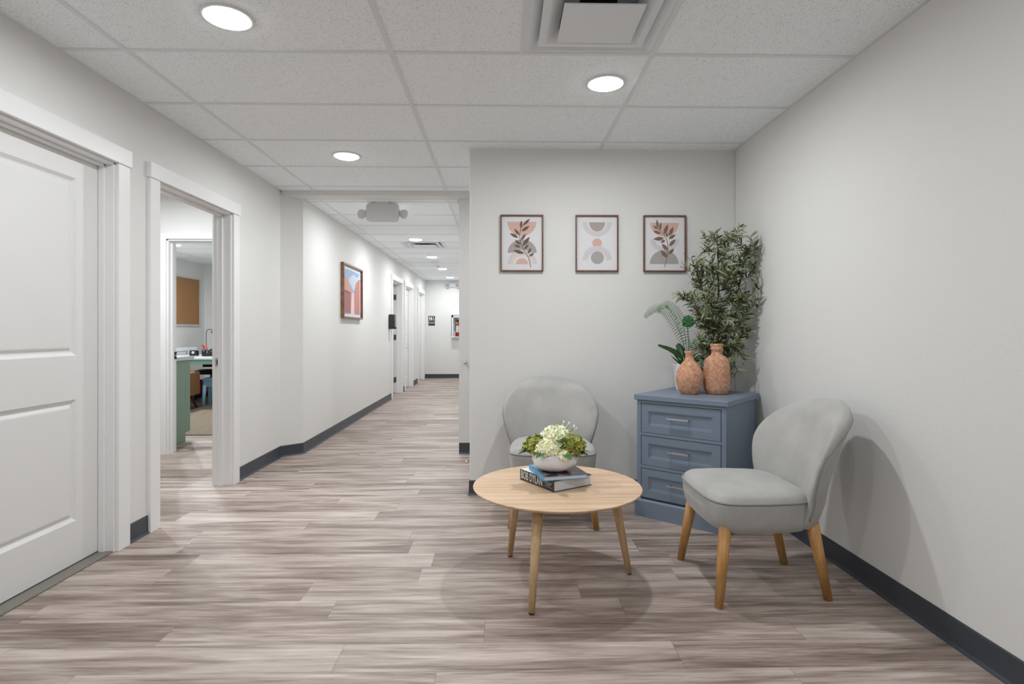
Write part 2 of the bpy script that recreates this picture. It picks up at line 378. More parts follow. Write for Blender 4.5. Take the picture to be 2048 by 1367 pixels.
# corridor door: first one opened inward, hinged at its far jamb
d = struct(MB().box(-2.90, -2.015, 10.552, 10.586, .012, OH-.016).build('door_2', M_door, bevel=.002), 'first corridor door standing open into its room', 'door')
for z in (.25, 1.05, 1.80):
    MB().box(-2.014, -1.978, 10.583, 10.5865, z-.05, z+.05).tube([(-2.008, 10.548, z-.05), (-2.008, 10.548, z+.05)], .008).build('hinge', mat('hinge_steel', (110, 108, 106), .45, 1.), d)
PB = lambda d_: [(d_[0]+.15, d_[1]-.15, .22, .83), (d_[0]+.15, d_[1]-.15, 1.04, 1.92)]
d = panel_leaf(DB[0]+.013, DB[1]-.013, .012, OH-.014, -1.957, .038, PB(DB), 'door_3', 'second corridor door, closed, with a metal lever handle')
lever(d, -1.957, DB[0]+.09, 1.0)
MB().lathe([(.024, 0), (.024, .014), (.01, .016)], 20, M=Matrix.Translation((-1.957, DB[0]+.09, .86)) @ Matrix.Rotation(PI/2, 4, 'Y')).build('lock', M_chrome, d)
d = panel_leaf(DC[0]+.013, DC[1]-.013, .012, OH-.014, -1.957, .038, PB(DC), 'door_4', 'third corridor door, closed, nearest the far wall')
lever(d, -1.957, DC[0]+.09, .98)
# room behind the first corridor door so that its opening is not a hole
mb = MB(); mb.box(-3.3, -3.2, 9.0, 11.0, 0, CC).box(-3.3, XC-WT, 9.0, 9.1, 0, CC).box(-3.3, XC-WT, 10.9, 11.0, 0, CC).box(-3.3, XC-WT, 9, 11, CC-.02, CC)
struct(mb.build('wall_side_room', M_wall), 'walls of the dim room behind first corridor door', 'wall')
struct(MB().box(-3.3, -2.2, 9, 11, -.1, 0.001).build('floor', M_floor), 'plank floor of the dim side room', 'floor')

# ------------------------------------------------------------------ downlights
def downlight(x, y, z, label, power=LAMP, group='recessed downlights in the tiled ceilings'):
    t = thing('downlight', label, 'ceiling light', (x, y, z), 0, group)
    MB().lathe([(.104, 0), (.104, -.003), (.098, -.007), (.090, -.008), (.086, -.004)], 48, cap=(True, False)).build('trim_ring', M_white, t)
    MB().lathe([(.0855, -.0035), (.085, -.009), (.075, -.014), (.05, -.017), (.0005, -.018)], 40, cap=(True, True)).build('lens', M_lens, t)
    l = bpy.data.lights.new('downlight_lamp', 'AREA'); l.shape = 'DISK'; l.size = .075; l.energy = power; l.spread = SPREAD
    l.color = (.945, .975, 1)
    o = bpy.data.objects.new('downlight_lamp', l); COL.objects.link(o); o.parent = t; o.location = (0, 0, -.020)
    return t
downlight(-1.132, 2.340, CZ, 'bright round downlight above the closed panel door, nearest on the left', LAMP*.9)
downlight(.545, 2.925, CZ, 'bright round downlight beside the square air vent above coffee table', LAMP*1.05)
downlight(-1.145, 4.172, CZ, 'round downlight in the ceiling just before the corridor header', LAMP*.8)
for i, (x, y) in enumerate([(-1.173, 7.69), (-1.171, 9.496), (-1.185, 11.322), (-1.197, 13.107)]):
    downlight(x, y, CC, ['round corridor downlight nearest the header, before the corridor vent', 'second round corridor downlight, just beyond the corridor vent',
              'third round corridor downlight, beside the small sprinkler disc', 'farthest round corridor downlight, close to the end wall'][i], LAMP*(1.0, .95, .9, .95)[i])
downlight(-1.165, 5.87, CC, 'round corridor downlight hidden behind the hanging emergency unit', LAMP*.78)
for (x, y, k, w_) in [(-1.13, .51, .75, 'on the left, level with the camera'), (-1.13, -1.32, .8, 'on the left, far behind the camera'),
                  (.545, .95, .5, 'on the right, level with the camera'), (.545, -1.45, .5, 'on the right, far behind the camera')]:
    downlight(x, y, CZ, 'round waiting room downlight '+w_, LAMP*k)
downlight(-4.90, 8.50, CZ, 'round downlight in the office ceiling seen through the inner doorway', 40)
downlight(-3.95, 6.7, CZ, 'unseen fill downlight added just inside the inner doorway, above the sage cabinet', 26)  # added fill lamp hidden by the doorway header, brightens stool and chair at the desk
downlight(-2.95, 4.35, CZ, 'round downlight in the small lobby ceiling', 27)
downlight(.60, 4.72, CZ, 'round downlight in the passage behind the partition', 6)

# ------------------------------------------------------------------ ceiling fittings
def diffuser(x, y, z, label, duct=True):
    t = thing('air_vent', label, 'air vent', (x, y, z), 0)
    def sq(h, zz): return [(-h, -h, zz), (h, -h, zz), (h, h, zz), (-h, h, zz)]
    H = .3048
    MB().loft([sq(H-.010, -.001), sq(.279, -.001), sq(.276, .0), sq(.222, .032)], smooth=False, cap=(False, False)).build('face_frame', M_white, t)
    MB().loft([sq(.226, .012), sq(.236, -.003), sq(.231, -.006), sq(.205, -.006), sq(.150, .030), sq(.150, .034)], smooth=False, cap=(False, False)).build('louver', M_white, t)
    MB().box(-.155, .170, -.124, .172, -.018, -.012).build('center_plate', M_white, t, bevel=.002)
    p = MB(); p.loft([sq(H-.012, -.001), sq(H-.012, .12)], smooth=False, cap=(False, True))
    p.build('plenum', M_white, t)
    MB().lathe([(.078, .118), (.078, .012), (.066, .012), (.066, .117)], 32, cap=(True, True)).build('duct_collar', M_dark, t)
    return t
diffuser(.707-.3048, 2.3142, CZ, 'large square white air vent with a lowered centre plate above the table')
diffuser(-1.125, 8.215, CC, 'square white air vent in the corridor ceiling between two downlights')
def disc(name, x, y, z, r, label, cat, drop=.006, group=None):
    return tag(MB().lathe([(r, z+.001), (r, z-drop*.5), (r*.92, z-drop), (.001, z-drop-.001)], 32).build(name, M_white), label, cat, group)
disc('sprinkler_cover', .786, 2.874, CZ, .047, 'flat round white sprinkler cover plate right of the bright downlight', 'sprinkler cover', .004)
t = thing('smoke_detector', 'small round white smoke detector in the corridor ceiling', 'smoke detector', (-1.19, 10.15, CC))
MB().lathe([(.075, .001), (.075, -.01), (.066, -.012), (.064, -.035), (.05, -.045), (.001, -.046)], 32).build('housing', M_white, t)
MB().lathe([(.012, -.045), (.012, -.052), (.001, -.053)], 12).build('indicator', M_grid, t)
t = thing('fire_sprinkler', 'small white sprinkler with deflector beside third corridor downlight', 'sprinkler', (-1.21, 10.75, CC))
MB().lathe([(.045, .001), (.04, -.008), (.012, -.012), (.010, -.03)], 24).build('escutcheon', M_white, t)
MB().lathe([(.018, -.03), (.022, -.033), (.001, -.034)], 16).build('deflector', M_chrome, t)

# emergency unit hanging from corridor ceiling
def rrect(w, h, r, n=6):
    pts = []
    for cx_, cy_, a0 in ((w/2-r, h/2-r, 0), (-w/2+r, h/2-r, 90), (-w/2+r, -h/2+r, 180), (w/2-r, -h/2+r, 270)):
        for k in range(n+1):
            a = math.radians(a0+90*k/n); pts.append((cx_+r*math.cos(a), cy_+r*math.sin(a)))
    return pts
RX = Matrix.Rotation(PI/2, 4, 'X')
t = thing('emergency_light', 'white emergency unit with two lamp heads hanging in the corridor entrance', 'emergency light', (-1.158, 5.50, 0))
M_unit = mat('unit_plastic', (205, 205, 206), .5)
MB().prism(rrect(.316, .178, .035), -.025, .025, M=Matrix.Translation((0, 0, 2.322)) @ RX).build('housing', M_unit, t, bevel=.006)
MB().box(-.062, .062, -.03, .03, 2.405, 2.4205).box(-.03, .03, -.02, .02, 2.40, 2.41).build('ceiling_mount', M_unit, t, bevel=.003)
for sg in (-1, 1):
    mb = MB(); mb.tube([(sg*.15, 0, 2.335), (sg*.19, 0, 2.325)], .014, 10)
    mb.lathe([(.012, -.045), (.030, -.03), (.042, .0), (.046, .022), (.040, .024), (.001, .016)], 24,
             M=Matrix.Translation((sg*.205, 0, 2.312)) @ Matrix.Rotation(sg*.6, 4, 'Y') @ Matrix.Rotation(PI*.78, 4, 'X'))
    mb.build('lamp_head', M_unit, t)

# far wall fittings
t = thing('emergency_light', 'small white twin-head emergency light high on the far end wall', 'emergency light', (-1.2, YF, 0))
MB().prism(rrect(.16, .10, .03), 0, .06, M=Matrix.Translation((0, 0, 2.30)) @ RX).build('housing', M_unit, t)
for sg in (-1, 1):
    hd = MB().lathe([(.03, 0), (.058, .03), (.060, .055), (.05, .056), (.001, .045)], 24, M=Matrix.Translation((sg*.115, -.03, 2.285)) @ RX).build('lamp_head', M_unit, t)
    MB().lathe([(.040, .0565), (.038, .058), (.001, .0585)], 20, M=Matrix.Translation((sg*.115, -.03, 2.285)) @ RX).build('lens', mat('lamp_glass', (150, 150, 150), .2), hd)
t = thing('restroom_sign', 'small black restroom sign with white figures on the far wall', 'sign', (-1.72, YF-.001, 1.42))
MB().box(-.08, .08, -.006, 0, -.02, .118).box(-.08, .08, -.006, 0, -.118, -.028).build('sign_plate', M_black, t, bevel=.002)
M_ink = mat('white_ink', (235, 235, 235), .6)
mb = MB()
def fdisc(mb, cx_, cz, r, y, mi=0, n=20, a0=0, a1=2*PI, r_in=0):
    pts = [(cx_+r*math.cos(a0+(a1-a0)*k/n), y, cz+r*math.sin(a0+(a1-a0)*k/n)) for k in range(n+(0 if abs(a1-a0-2*PI) < 1e-6 else 1))]
    if r_in:
        q = [(cx_+r_in*math.cos(a0+(a1-a0)*k/n), y, cz+r_in*math.sin(a0+(a1-a0)*k/n)) for k in range(n+1)]
        pts = [(cx_+r*math.cos(a0+(a1-a0)*k/n), y, cz+r*math.sin(a0+(a1-a0)*k/n)) for k in range(n+1)]
        for k in range(n): mb.poly([pts[k], pts[k+1], q[k+1], q[k]], mi)
    else: mb.poly(pts, mi)
y = -.0068
fdisc(mb, -.046, .098, .010, y); mb.poly([(-.062, y, .084), (-.030, y, .084), (-.030, y, .045), (-.037, y, .045), (-.037, y, .0), (-.055, y, .0), (-.055, y, .045), (-.062, y, .045)])
fdisc(mb, -.002, .098, .010, y); mb.poly([(-.012, y, .084), (.008, y, .084), (.022, y, .03), (.006, y, .03), (.006, y, .0), (-.010, y, .0), (-.010, y, .03), (-.026, y, .03)])
fdisc(mb, .044, .098, .009, y); mb.poly([(.036, y, .085), (.046, y, .085), (.048, y, .048), (.062, y, .048), (.070, y, .012), (.062, y, .010), (.054, y, .038), (.036, y, .038)])
fdisc(mb, .046, .025, .024, y, r_in=.017, a0=-PI*.9, a1=PI*.15)
mb.build('pictograms', M_ink, t, recalc=False)
text('lettering', 'RESTROOM', .030, M_ink, t, Matrix.Translation((0, -.0068, -.056)) @ RX, sx=.95, bold=.0008)
mb = MB()
for k in range(9):
    mb.lathe([(.002, 0), (.0015, .001)], 8, M=Matrix.Translation((-.036+k*.009, -.0065, -.09+(k % 2)*.006)) @ RX)
mb.build('braille', M_ink, t)
# extinguisher cabinet
t = thing('extinguisher_cabinet', 'white open-front fire extinguisher cabinet at the far end wall', 'cabinet', (-1.075, YF, 1.02))
mb = MB(); mb.box(-.15, -.135, -.13, 0, 0, .54).box(.135, .15, -.13, 0, 0, .54).box(-.15, .15, -.13, 0, .525, .54).box(-.16, .16, -.14, 0, -.012, .01)
mb.box(-.135, .135, -.008, 0, .01, .525).box(-.15, -.10, -.13, -.122, 0, .54).box(.10, .15, -.13, -.122, 0, .54).box(-.15, .15, -.13, -.122, .48, .54)
mb.build('housing', M_white, t, bevel=.002)
text('lettering', 'FIRE EXTINGUISHER', .024, mat('red_ink', (150, 40, 40), .6), t, Matrix.Translation((0, -.1315, .51)) @ RX, sx=.9)
e = thing('fire_extinguisher', 'red fire extinguisher with silver label inside the white wall cabinet', 'fire extinguisher', (-1.075, YF-.066, 1.035))
M_red = mat('extinguisher_red', (176, 24, 28), .25)
MB().lathe([(.045, 0), (.055, .01), (.056, .30), (.05, .335), (.022, .36), (.018, .375)], 28).build('cylinder', M_red, e)
MB().lathe([(.0565, .10), (.0565, .26)], 28, cap=(False, False)).build('label_band', mat('silver_label', (190, 192, 196), .35), e)
MB().lathe([(.018, .37), (.018, .395), (.012, .40)], 16).tube([(0, 0, .40), (-.03, -.02, .42), (-.07, -.03, .41)], .008).tube([(0, 0, .39), (-.07, -.03, .385)], .006).build('valve_handle', M_black, e)
MB().tube([(0, 0, .385), (.03, -.03, .40), (-.045, -.045, .36), (-.062, -.03, .22), (-.060, -.02, .12)], .009, 10).build('hose', M_black, e)
MB().box(-.05, .0, -.056, -.053, .29, .35).build('inspection_tag', mat('green_tag', (90, 150, 60), .6), e)
# soap / sanitizer dispenser
t = thing('sanitizer_dispenser', 'black wall dispenser just before first corridor door', 'dispenser', (XC, 9.47, 1.20))
MB().box(0, .10, -.065, .065, .03, .245).build('housing', mat('dispenser_black', (42, 46, 52), .35), t, bevel=.012, seg=3)
MB().box(.004, .115, -.06, .06, 0, .035).build('drip_tray', M_black, t, bevel=.006)
MB().box(.10, .103, -.025, .025, .06, .15).build('window', mat('smoked_plastic', (60, 64, 70), .15), t)
# knob on white strip
t = thing('wall_bumper', 'small round chrome bumper on the white wall strip beside partition edge', 'wall bumper', (-.338, 5.34, .868))
MB().lathe([(.014, 0), (.014, .005), (.009, .007), (.009, .03)], 20, M=RX).build('rose', M_chrome, t)
MB().lathe([(.009, .028), (.0145, .030), (.0145, .052), (.012, .054), (.001, .055)], 20, M=RX).build('knob', M_chrome, t)
t = thing('door_stop', 'tiny white-tipped door stop on the floor by the partition edge', 'door stop', (-.31, 4.98, 0))
MB().lathe([(.012, 0), (.012, .008), (.009, .018), (.005, .021), (.001, .022)], 20).build('dome', M_white, t)
# strike plate and latch
t = thing('strike_plate', 'nickel strike plate on the right jamb of the left opening', 'strike plate', (-2.14, D2[1]-.012, .93))
MB().prism(rrect(.036, .066, .007), 0, .002, M=RX).build('plate', M_chrome, t)
MB().box(-.007, .007, -.0028, -.0018, -.016, .016).build('latch_hole', M_dark, t)
t = thing('strike_plate', 'dark latch plate on left jamb of the inner office doorway', 'strike plate', (-3.145, 5.46, .93))
MB().box(0, .003, -.03, .03, -.035, .035).build('plate', mat('dark_bronze', (50, 48, 46), .4, 1.), t)
MB().box(.003, .016, -.008, .008, -.01, .01).build('latch', M_chrome, t)

# ------------------------------------------------------------------ pictures
PX = .000735; PZ = .00072
def frame_parts(t, w, h, fw=.009, dp=.022, m=M_walnut):
    mb = MB()
    mb.box(-w/2, -w/2+fw, -dp, 0, -h/2, h/2).box(w/2-fw, w/2, -dp, 0, -h/2, h/2)
    mb.box(-w/2+fw, w/2-fw, -dp, 0, -h/2, -h/2+fw).box(-w/2+fw, w/2-fw, -dp, 0, h/2-fw, h/2)
    return mb.build('frame', m, t, bevel=.0012)
C = {k: mat('print_'+k, c, .75) for k, c in dict(paper=(222, 222, 224), pink=(212, 176, 164), mauve=(170, 160, 156), grey=(168, 165, 162),
     pale=(208, 203, 206), stem=(96, 84, 80), leaf=(104, 88, 82), brown=(124, 102, 92), palepink=(222, 206, 200)).items()}
CM = [C[k] for k in ('paper', 'pink', 'mauve', 'grey', 'pale', 'leaf', 'brown', 'palepink')]
class Art:
    def __init__(s, cx_, cz): s.c = (cx_, cz); s.mb = MB(); s.y = -.006
    def lay(s): s.y -= .00018; return s.y
    def p(s, x, z): return ((x-s.c[0])*PX, s.y, -(z-s.c[1])*PZ)
    def half(s, cx_, cz, r, up, mi, rin=0, ry=None):
        s.lay(); n = 28; a0, a1 = (0, PI) if up else (PI, 2*PI); k_ = (ry or r)/r
        o = [(cx_+r*math.cos(a0+(a1-a0)*k/n), cz-r*k_*math.sin(a0+(a1-a0)*k/n)) for k in range(n+1)]
        if rin:
            q = [(cx_+rin*math.cos(a0+(a1-a0)*k/n), cz-rin*k_*math.sin(a0+(a1-a0)*k/n)) for k in range(n+1)]
            for k in range(n): s.mb.poly([s.p(*o[k]), s.p(*o[k+1]), s.p(*q[k+1]), s.p(*q[k])], mi)
        else: s.mb.poly([s.p(*a) for a in o], mi)
    def disc(s, cx_, cz, r, mi): s.lay(); s.mb.poly([s.p(cx_+r*math.cos(2*PI*k/32), cz+r*math.sin(2*PI*k/32)) for k in range(32)], mi)
    def leaf(s, x0, z0, x1, z1, w, mi):
        s.lay(); dx, dz = x1-x0, z1-z0; L = math.hypot(dx, dz); nx, nz = -dz/L, dx/L; pts = []
        for k in range(9): a = k/8; q = math.sin(PI*a**.9)*w/2; pts.append((x0+dx*a+nx*q, z0+dz*a+nz*q))
        for k in range(7, 0, -1): a = k/8; q = math.sin(PI*a**.9)*w/2; pts.append((x0+dx*a-nx*q, z0+dz*a-nz*q))
        s.mb.poly([s.p(*a) for a in pts], mi)
    def stem(s, pts, w, mi):
        s.lay()
        for (a, b) in zip(pts[:-1], pts[1:]):
            L = math.hypot(b[0]-a[0], b[1]-a[1]); nx, nz = -(b[1]-a[1])/L*w/2, (b[0]-a[0])/L*w/2
            s.mb.poly([s.p(a[0]+nx, a[1]+nz), s.p(b[0]+nx, b[1]+nz), s.p(b[0]-nx, b[1]-nz), s.p(a[0]-nx, a[1]-nz)], mi)
def picture(cx_w, label, art):
    t = thing('framed_print', label, 'picture', (cx_w, YB-.001, 1.790), 0, 'framed abstract prints on the back wall')
    frame_parts(t, .305, .402)
    art.mb.box(-.146, .146, -.006, 0, -.194, .194)
    art.mb.build('print', CM, t, recalc=False)
    return t
a = Art(312, 418)
a.half(312, 205, 141, False, 1); a.half(315, 512, 141, True, 2, ry=132); a.half(315, 625, 143, True, 4, 100); a.half(315, 625, 112, True, 7, 85); a.half(313, 625, 60, True, 1)
a.stem([(400, 655), (376, 560), (330, 485), (298, 410), (290, 330), (303, 270), (330, 228), (350, 210)], 6, 5)
for l in [(300, 265, 308, 193, 24), (326, 240, 390, 175, 26), (308, 300, 386, 247, 30), (285, 335, 240, 275, 24), (276, 362, 196, 320, 28), (303, 385, 352, 325, 24),
          (299, 432, 246, 385, 24), (321, 442, 388, 355, 34), (299, 456, 236, 436, 22), (336, 476, 376, 430, 22), (334, 518, 230, 487, 32), (369, 522, 402, 462, 22), (381, 547, 433, 515, 20)]: a.leaf(*l, 5)
picture(.146, 'framed print of a dark leafy branch over pink and grey half circles, leftmost of three', a)
a = Art(1047, 415)
a.half(1050, 205, 142, False, 4, 96); a.half(1050, 205, 78, False, 2, ry=92); a.disc(1050, 412, 47, 1); a.half(1050, 580, 142, True, 4, 90); a.disc(1052, 556, 63, 3)
picture(.681, 'framed print of stacked circles and arches without leaves, middle of three', a)
a = Art(1720, 415)
a.half(1720, 208, 140, False, 1, ry=135); a.half(1722, 372, 142, False, 4, 96, ry=120); a.half(1717, 617, 141, True, 3, ry=138)
a.stem([(1722, 648), (1745, 550), (1755, 470), (1748, 390), (1715, 325), (1672, 282), (1650, 262)], 6, 6)
for l in [(1655, 268, 1645, 172, 24), (1676, 284, 1684, 202, 24), (1648, 272, 1613, 235, 20), (1684, 315, 1610, 290, 28), (1715, 322, 1754, 222, 36), (1764, 338, 1805, 248, 34), (1748, 350, 1740, 302, 22),
          (1714, 362, 1612, 370, 38), (1724, 380, 1683, 404, 26), (1761, 367, 1828, 323, 32), (1765, 439, 1825, 372, 34), (1750, 478, 1692, 418, 34), (1761, 517, 1812, 464, 28), (1744, 549, 1681, 481, 38)]: a.leaf(*l, 6)
picture(1.166, 'framed print of a brown leafy branch over a grey half circle, rightmost beside tree', a)
# corridor picture on the left corridor wall, front faces +X
t = thing('framed_print', 'wooden framed picture of pink buildings under blue sky on the corridor wall', 'picture', (XC+.001, 7.065, 1.648), PI/2)
CP = [mat('art_'+k, c, .6) for k, c in dict(mat=(222, 222, 224), sky=(148, 174, 204), cloud=(190, 204, 218), pink=(204, 150, 136), rose=(190, 128, 118), door=(160, 106, 106), pale=(224, 202, 206), line=(110, 66, 62)).items()]
fw_ = frame_parts(t, .90, .66, .022, .04, wood('brown_frame', (96, 62, 44), (140, 98, 70), (20, 20, 20), .4))
mb = MB(); mb.box(-.43, .43, -.012, 0, -.31, .31)
def q(pts, mi, k): mb.poly([(-.385+.77*u, -.012-.0003*k, -.275+.545*w_) for u, w_ in pts], mi)
q([(0, 0), (1, 0), (1, 1), (0, 1)], 1, 1)
q([(.25, .78), (.55, .92), (.85, .88), (1, .98), (1, .7), (.6, .55)], 2, 2)
q([(0, .03), (.56, .03), (.56, .50), (.42, .60), (.33, .66), (.30, .80), (.2, .78), (0, .83)], 3, 3)
q([(.60, .03), (1, .03), (1, .86), (.90, .84), (.74, .74), (.66, .58), (.60, .48)], 4, 4)
q([(.42, .0), (.64, .0), (.62, .50), (.50, .52)], 6, 5)
q([(.0, .03), (.40, .03), (.40, .50), (.0, .53)], 7, 6); q([(.03, .03), (.37, .03), (.37, .47), (.03, .50)], 5, 7)
mb.build('print', CP, t, recalc=False)

# ------------------------------------------------------------------ chest of drawers
t = thing('chest_of_drawers', 'blue-grey painted chest of three drawers standing in the room corner', 'cabinet', (1.256, 3.572, 0), math.radians(-41))
MB().box(-.28, .28, -.258, .28, .0, .732).box(-.28, -.252, -.28, -.258, .1, .732).box(.252, .28, -.28, -.258, .1, .732)\
    .box(-.252, .252, -.28, -.258, .713, .732).box(-.252, .252, -.28, -.258, .510, .528).box(-.252, .252, -.28, -.258, .305, .323).build('body', M_blue, t, bevel=.0015)
MB().box(-.295, .295, -.295, .295, .7325, .766).build('top', M_blue, t, bevel=.004)
MB().loft([[(-x, -x, z), (x, -x, z), (x, x, z), (-x, x, z)] for x, z in ((.290, 0), (.290, .098), (.287, .104), (.2805, .110))], smooth=False, cap=(False, False)).build('plinth', M_blue, t)
for z0, z1 in ((.531, .710), (.326, .507), (.123, .302)):
    mb = MB(); x1 = .2482; yf = -.2795; a0, a1, b0, b1 = -x1+.046, x1-.046, z0+.045, z1-.045
    mb.box(-x1, a0, yf, -.26, z0, z1).box(a1, x1, yf, -.26, z0, z1).box(a0, a1, yf, -.26, z0, b0).box(a0, a1, yf, -.26, b1, z1)
    st = [(0, 0), (.001, .004), (.009, .005), (.010, .009), (.014, .010)]
    mb.loft([[(a0+e, yf+dd, b0+e), (a1-e, yf+dd, b0+e), (a1-e, yf+dd, b1-e), (a0+e, yf+dd, b1-e)] for e, dd in st], smooth=False, cap=(False, True))
    dr = mb.build('drawer', M_blue, t, recalc=False)
    zc = (z0+z1)/2+.012
    MB().box(-.068, .068, -.312, -.304, zc-.005, zc+.005).box(-.06, -.052, -.305, -.2705, zc-.004, zc+.004).box(.052, .06, -.305, -.2705, zc-.004, zc+.004).build('handle', M_chrome, dr, bevel=.001)

# ------------------------------------------------------------------ armchairs
def chair_parts(t):
    # seat
    def outline(s_, z, dy=0):
        pts = []; n = 64
        for k in range(n):
            a = 2*PI*k/n; c_, s__ = math.cos(a), math.sin(a)
            e = 2/5.6 if s__ < 0 else 2/6
            x = .264*math.copysign(abs(c_)**e, c_); yy = -.040+.222*math.copysign(abs(s__)**e, s__)
            x *= 1-.10*max(0, (yy+.05)/.2)**1.5
            if s__ < 0: yy -= .014*(1-(x/.264)**2)
            pts.append((x*s_, (yy+.045)*s_-.045+dy, z))
        return pts
    rings = [outline(s_, z, d_) for s_, z, d_ in ((.80, .300, .02), (.88, .304, .012), (.935, .318, .006), (.972, .345, .002), (.99, .385, 0), (1.0, .416, 0), (1.0, .433, 0), (.985, .440, 0), (.965, .455, 0), (.90, .468, 0), (.78, .477, 0), (.6, .482, 0), (.3, .485, 0), (.05, .486, 0))]
    seat = MB().loft(rings).build('seat', M_fabric, t)
    p = outline(1.004, .4365); p = p+p[:2]
    MB().tube(p, .0045, 6, cap=False).build('piping', M_pipe, seat)
    # backrest
    zb, zt = .312, .846
    def wid(z):
        if z > .62: return .314*max(0, (1-((z-.62)/(zt-.62))**2.25))**(1/2.25)
        k = (.62-z)/(.62-zb); return .314-.094*k**1.35
    def cen(x, z):
        
        k = (z-.43)/.4; b_ = .235+.145*k**1.5 if k > 0 else .235+.13*k
        return b_-.115*(abs(x)/.31)**2.2
    def ring(z):
        w = max(.004, wid(z)); T = .056*min(1, ((zt-z)/.07+.02))**.5
        if z < zb+.03: T *= .72+.28*((z-zb)/.03)**.5; w -= .012*(1-((z-zb)/.03)**.5)
        pts = []; n = 72
        for k in range(n):
            a = 2*PI*k/n; c_, s__ = math.cos(a), math.sin(a)
            x = w*math.copysign(abs(c_)**(2/2.6), c_); yy = T*math.copysign(abs(s__)**(2/3.), s__)
            pts.append((x, cen(x, z)+yy, z))
        return pts
    zz = [zb+(zt-zb)*k/34 for k in range(28)]; z_last = zz[-1]
    for k in range(1, 13): zz.append(z_last+(zt-.0006-z_last)*math.sin(PI/2*k/12))
    back = MB().loft([ring(z) for z in zz]).build('backrest', M_fabric, t)
    right = []; left = []
    for z in zz[3:-2]:
        w = wid(z); T = .056*min(1, ((zt-z)/.07+.02))**.5
        ph = math.radians(-2+66*min(1, max(0, (z-.64)/.17))**1.3)
        c_, s__ = math.cos(ph), math.sin(ph); x = w*abs(c_)**(2/2.6)+.0012; yy = T*math.copysign(abs(s__)**(2/3.), s__)
        right.append((x, cen(x, z)+yy, z)); left.append((-x, cen(x, z)+yy, z))
    MB().tube(right+left[::-1], .003, 6).build('piping', M_pipe, back)
    for sx in (-1, 1):
        MB().tube([(sx*.252, -.252, .004), (sx*.205, -.205, .335)], [.0175, .0275], 20).lathe([(.012, 0), (.016, .006)], 12, c=(sx*.253, -.253)).build('leg', M_cleg, t)
        MB().tube([(sx*.190, .250, .004), (sx*.195, .175, .340)], [.0175, .0275], 20).lathe([(.012, 0), (.016, .006)], 12, c=(sx*.190, .251)).build('leg', M_cleg, t)
    return t
G = 'matching grey upholstered armchairs'
c1 = chair_parts(thing('armchair', 'grey velvet armchair at the right wall, facing left, beside the drawers', 'armchair', (1.168, 2.597, 0), -PI/2, G))
c2 = copytree(c1); c2.location = (.318, 3.545, 0); c2.rotation_euler = (0, 0, math.radians(-2.5))
c2['label'] = 'grey velvet armchair behind the coffee table, facing the camera against back wall'

# ------------------------------------------------------------------ coffee table
TC = (.262, 2.645)
t = thing('coffee_table', 'round pale oak coffee table with three splayed legs', 'coffee table', (*TC, 0))
MB().lathe([(.001, .419), (.350, .419), (.378, .425), (.392, .433), (.395, .437), (.3945, .440), (.393, .441), (.001, .441)], 96, cap=(True, True), smooth=False).build('tabletop', M_top, t)
for fx, fy in ((.124, 2.311), (.613, 2.683), (.045, 2.903)):
    dx, dy = fx-TC[0], fy-TC[1]; L = math.hypot(dx, dy); dx /= L; dy /= L
    lg = MB().tube([(dx*L, dy*L, .006), (dx*.275, dy*.275, .41)], [.0135, .0245], 20).lathe([(.04, .405), (.04, .4195)], 20, c=(dx*.268, dy*.268)).build('leg', M_leg, t)
    MB().lathe([(.0105, 0), (.0125, .002), (.0130, .008)], 16, c=(dx*L, dy*L)).build('rubber_foot', M_black, lg)

# ------------------------------------------------------------------ books
def book(name, label, o, ex, ey, z, w, d_, h, mats, group='books on the coffee table'):
    """o front corner; ex direction of the page (fore-edge bottom) side, ey direction of the spine"""
    ang = math.atan2(ex[1], ex[0]); t = thing(name, label, 'book', (o[0], o[1], z), ang, group)
    # local x along pages edge, local y along spine (spine is the x=0 side)
    cv = .0025
    MB().box(0, w, 0, d_, 0, cv).box(0, w, 0, d_, h-cv, h).box(0, cv, 0, d_, cv, h-cv).build('cover', mats[0], t, bevel=.0006)
    mb = MB()
    n = 7
    mb.box(cv, w-.005, .004, d_-.004, cv, h-cv)
    mb.build('pages', M_pages, t)
    return t
M_pages = mat('page_block', (222, 224, 228), .8)
v = objco(M_pages, (1, 1, 1)); w_ = N(M_pages, 'ShaderNodeTexWave', wave_type='BANDS', bands_direction='Z'); w_.inputs['Scale'].default_value = 110; w_.inputs['Distortion'].default_value = 1.5
Lk(M_pages, v, w_.inputs['Vector']); r_ = ramp(M_pages, w_.outputs[0], [(0, (186, 190, 198)), (1, (232, 234, 236))]); Lk(M_pages, r_.outputs[0], bsdf(M_pages).inputs['Base Color'])
M_bk = mat('black_cover', (34, 35, 40), .35); M_let = mat('grey_lettering', (206, 206, 202), .5)
def unit(a, b): L = math.hypot(b[0]-a[0], b[1]-a[1]); return ((b[0]-a[0])/L, (b[1]-a[1])/L)
b1 = book('book', 'thick black book with large pale spine letters, bottom of stack', (.236, 2.515), unit((.236, 2.515), (.426, 2.634)), None, .4412, .224, .272, .050, [M_bk])
Rs = Matrix(((0, 0, -1, 0), (-1, 0, 0, 0), (0, 1, 0, 0), (0, 0, 0, 1)))   # text x -> -y, text y -> z, normal -> -x
text('title_lettering', 'BOB DYLAN', .0535, M_let, b1, Matrix.Translation((-.0004, .175, .0250)) @ Rs, sx=.56, bold=.0009, space=1.1)
text('subtitle_lettering', 'THE STORIES BEHIND\nEVERY TRACK', .0085, M_let, b1, Matrix.Translation((-.0004, .045, .026)) @ Rs, sx=.62)
MB().box(-.0006, 0, .012, .078, .036, .0366).box(-.0006, 0, .012, .078, .014, .0146).build('spine_rules', M_let, b1)
MB().box(.003, .12, .09, .2715, .0500, .0503).build('cover_panel', M_paper, b1)
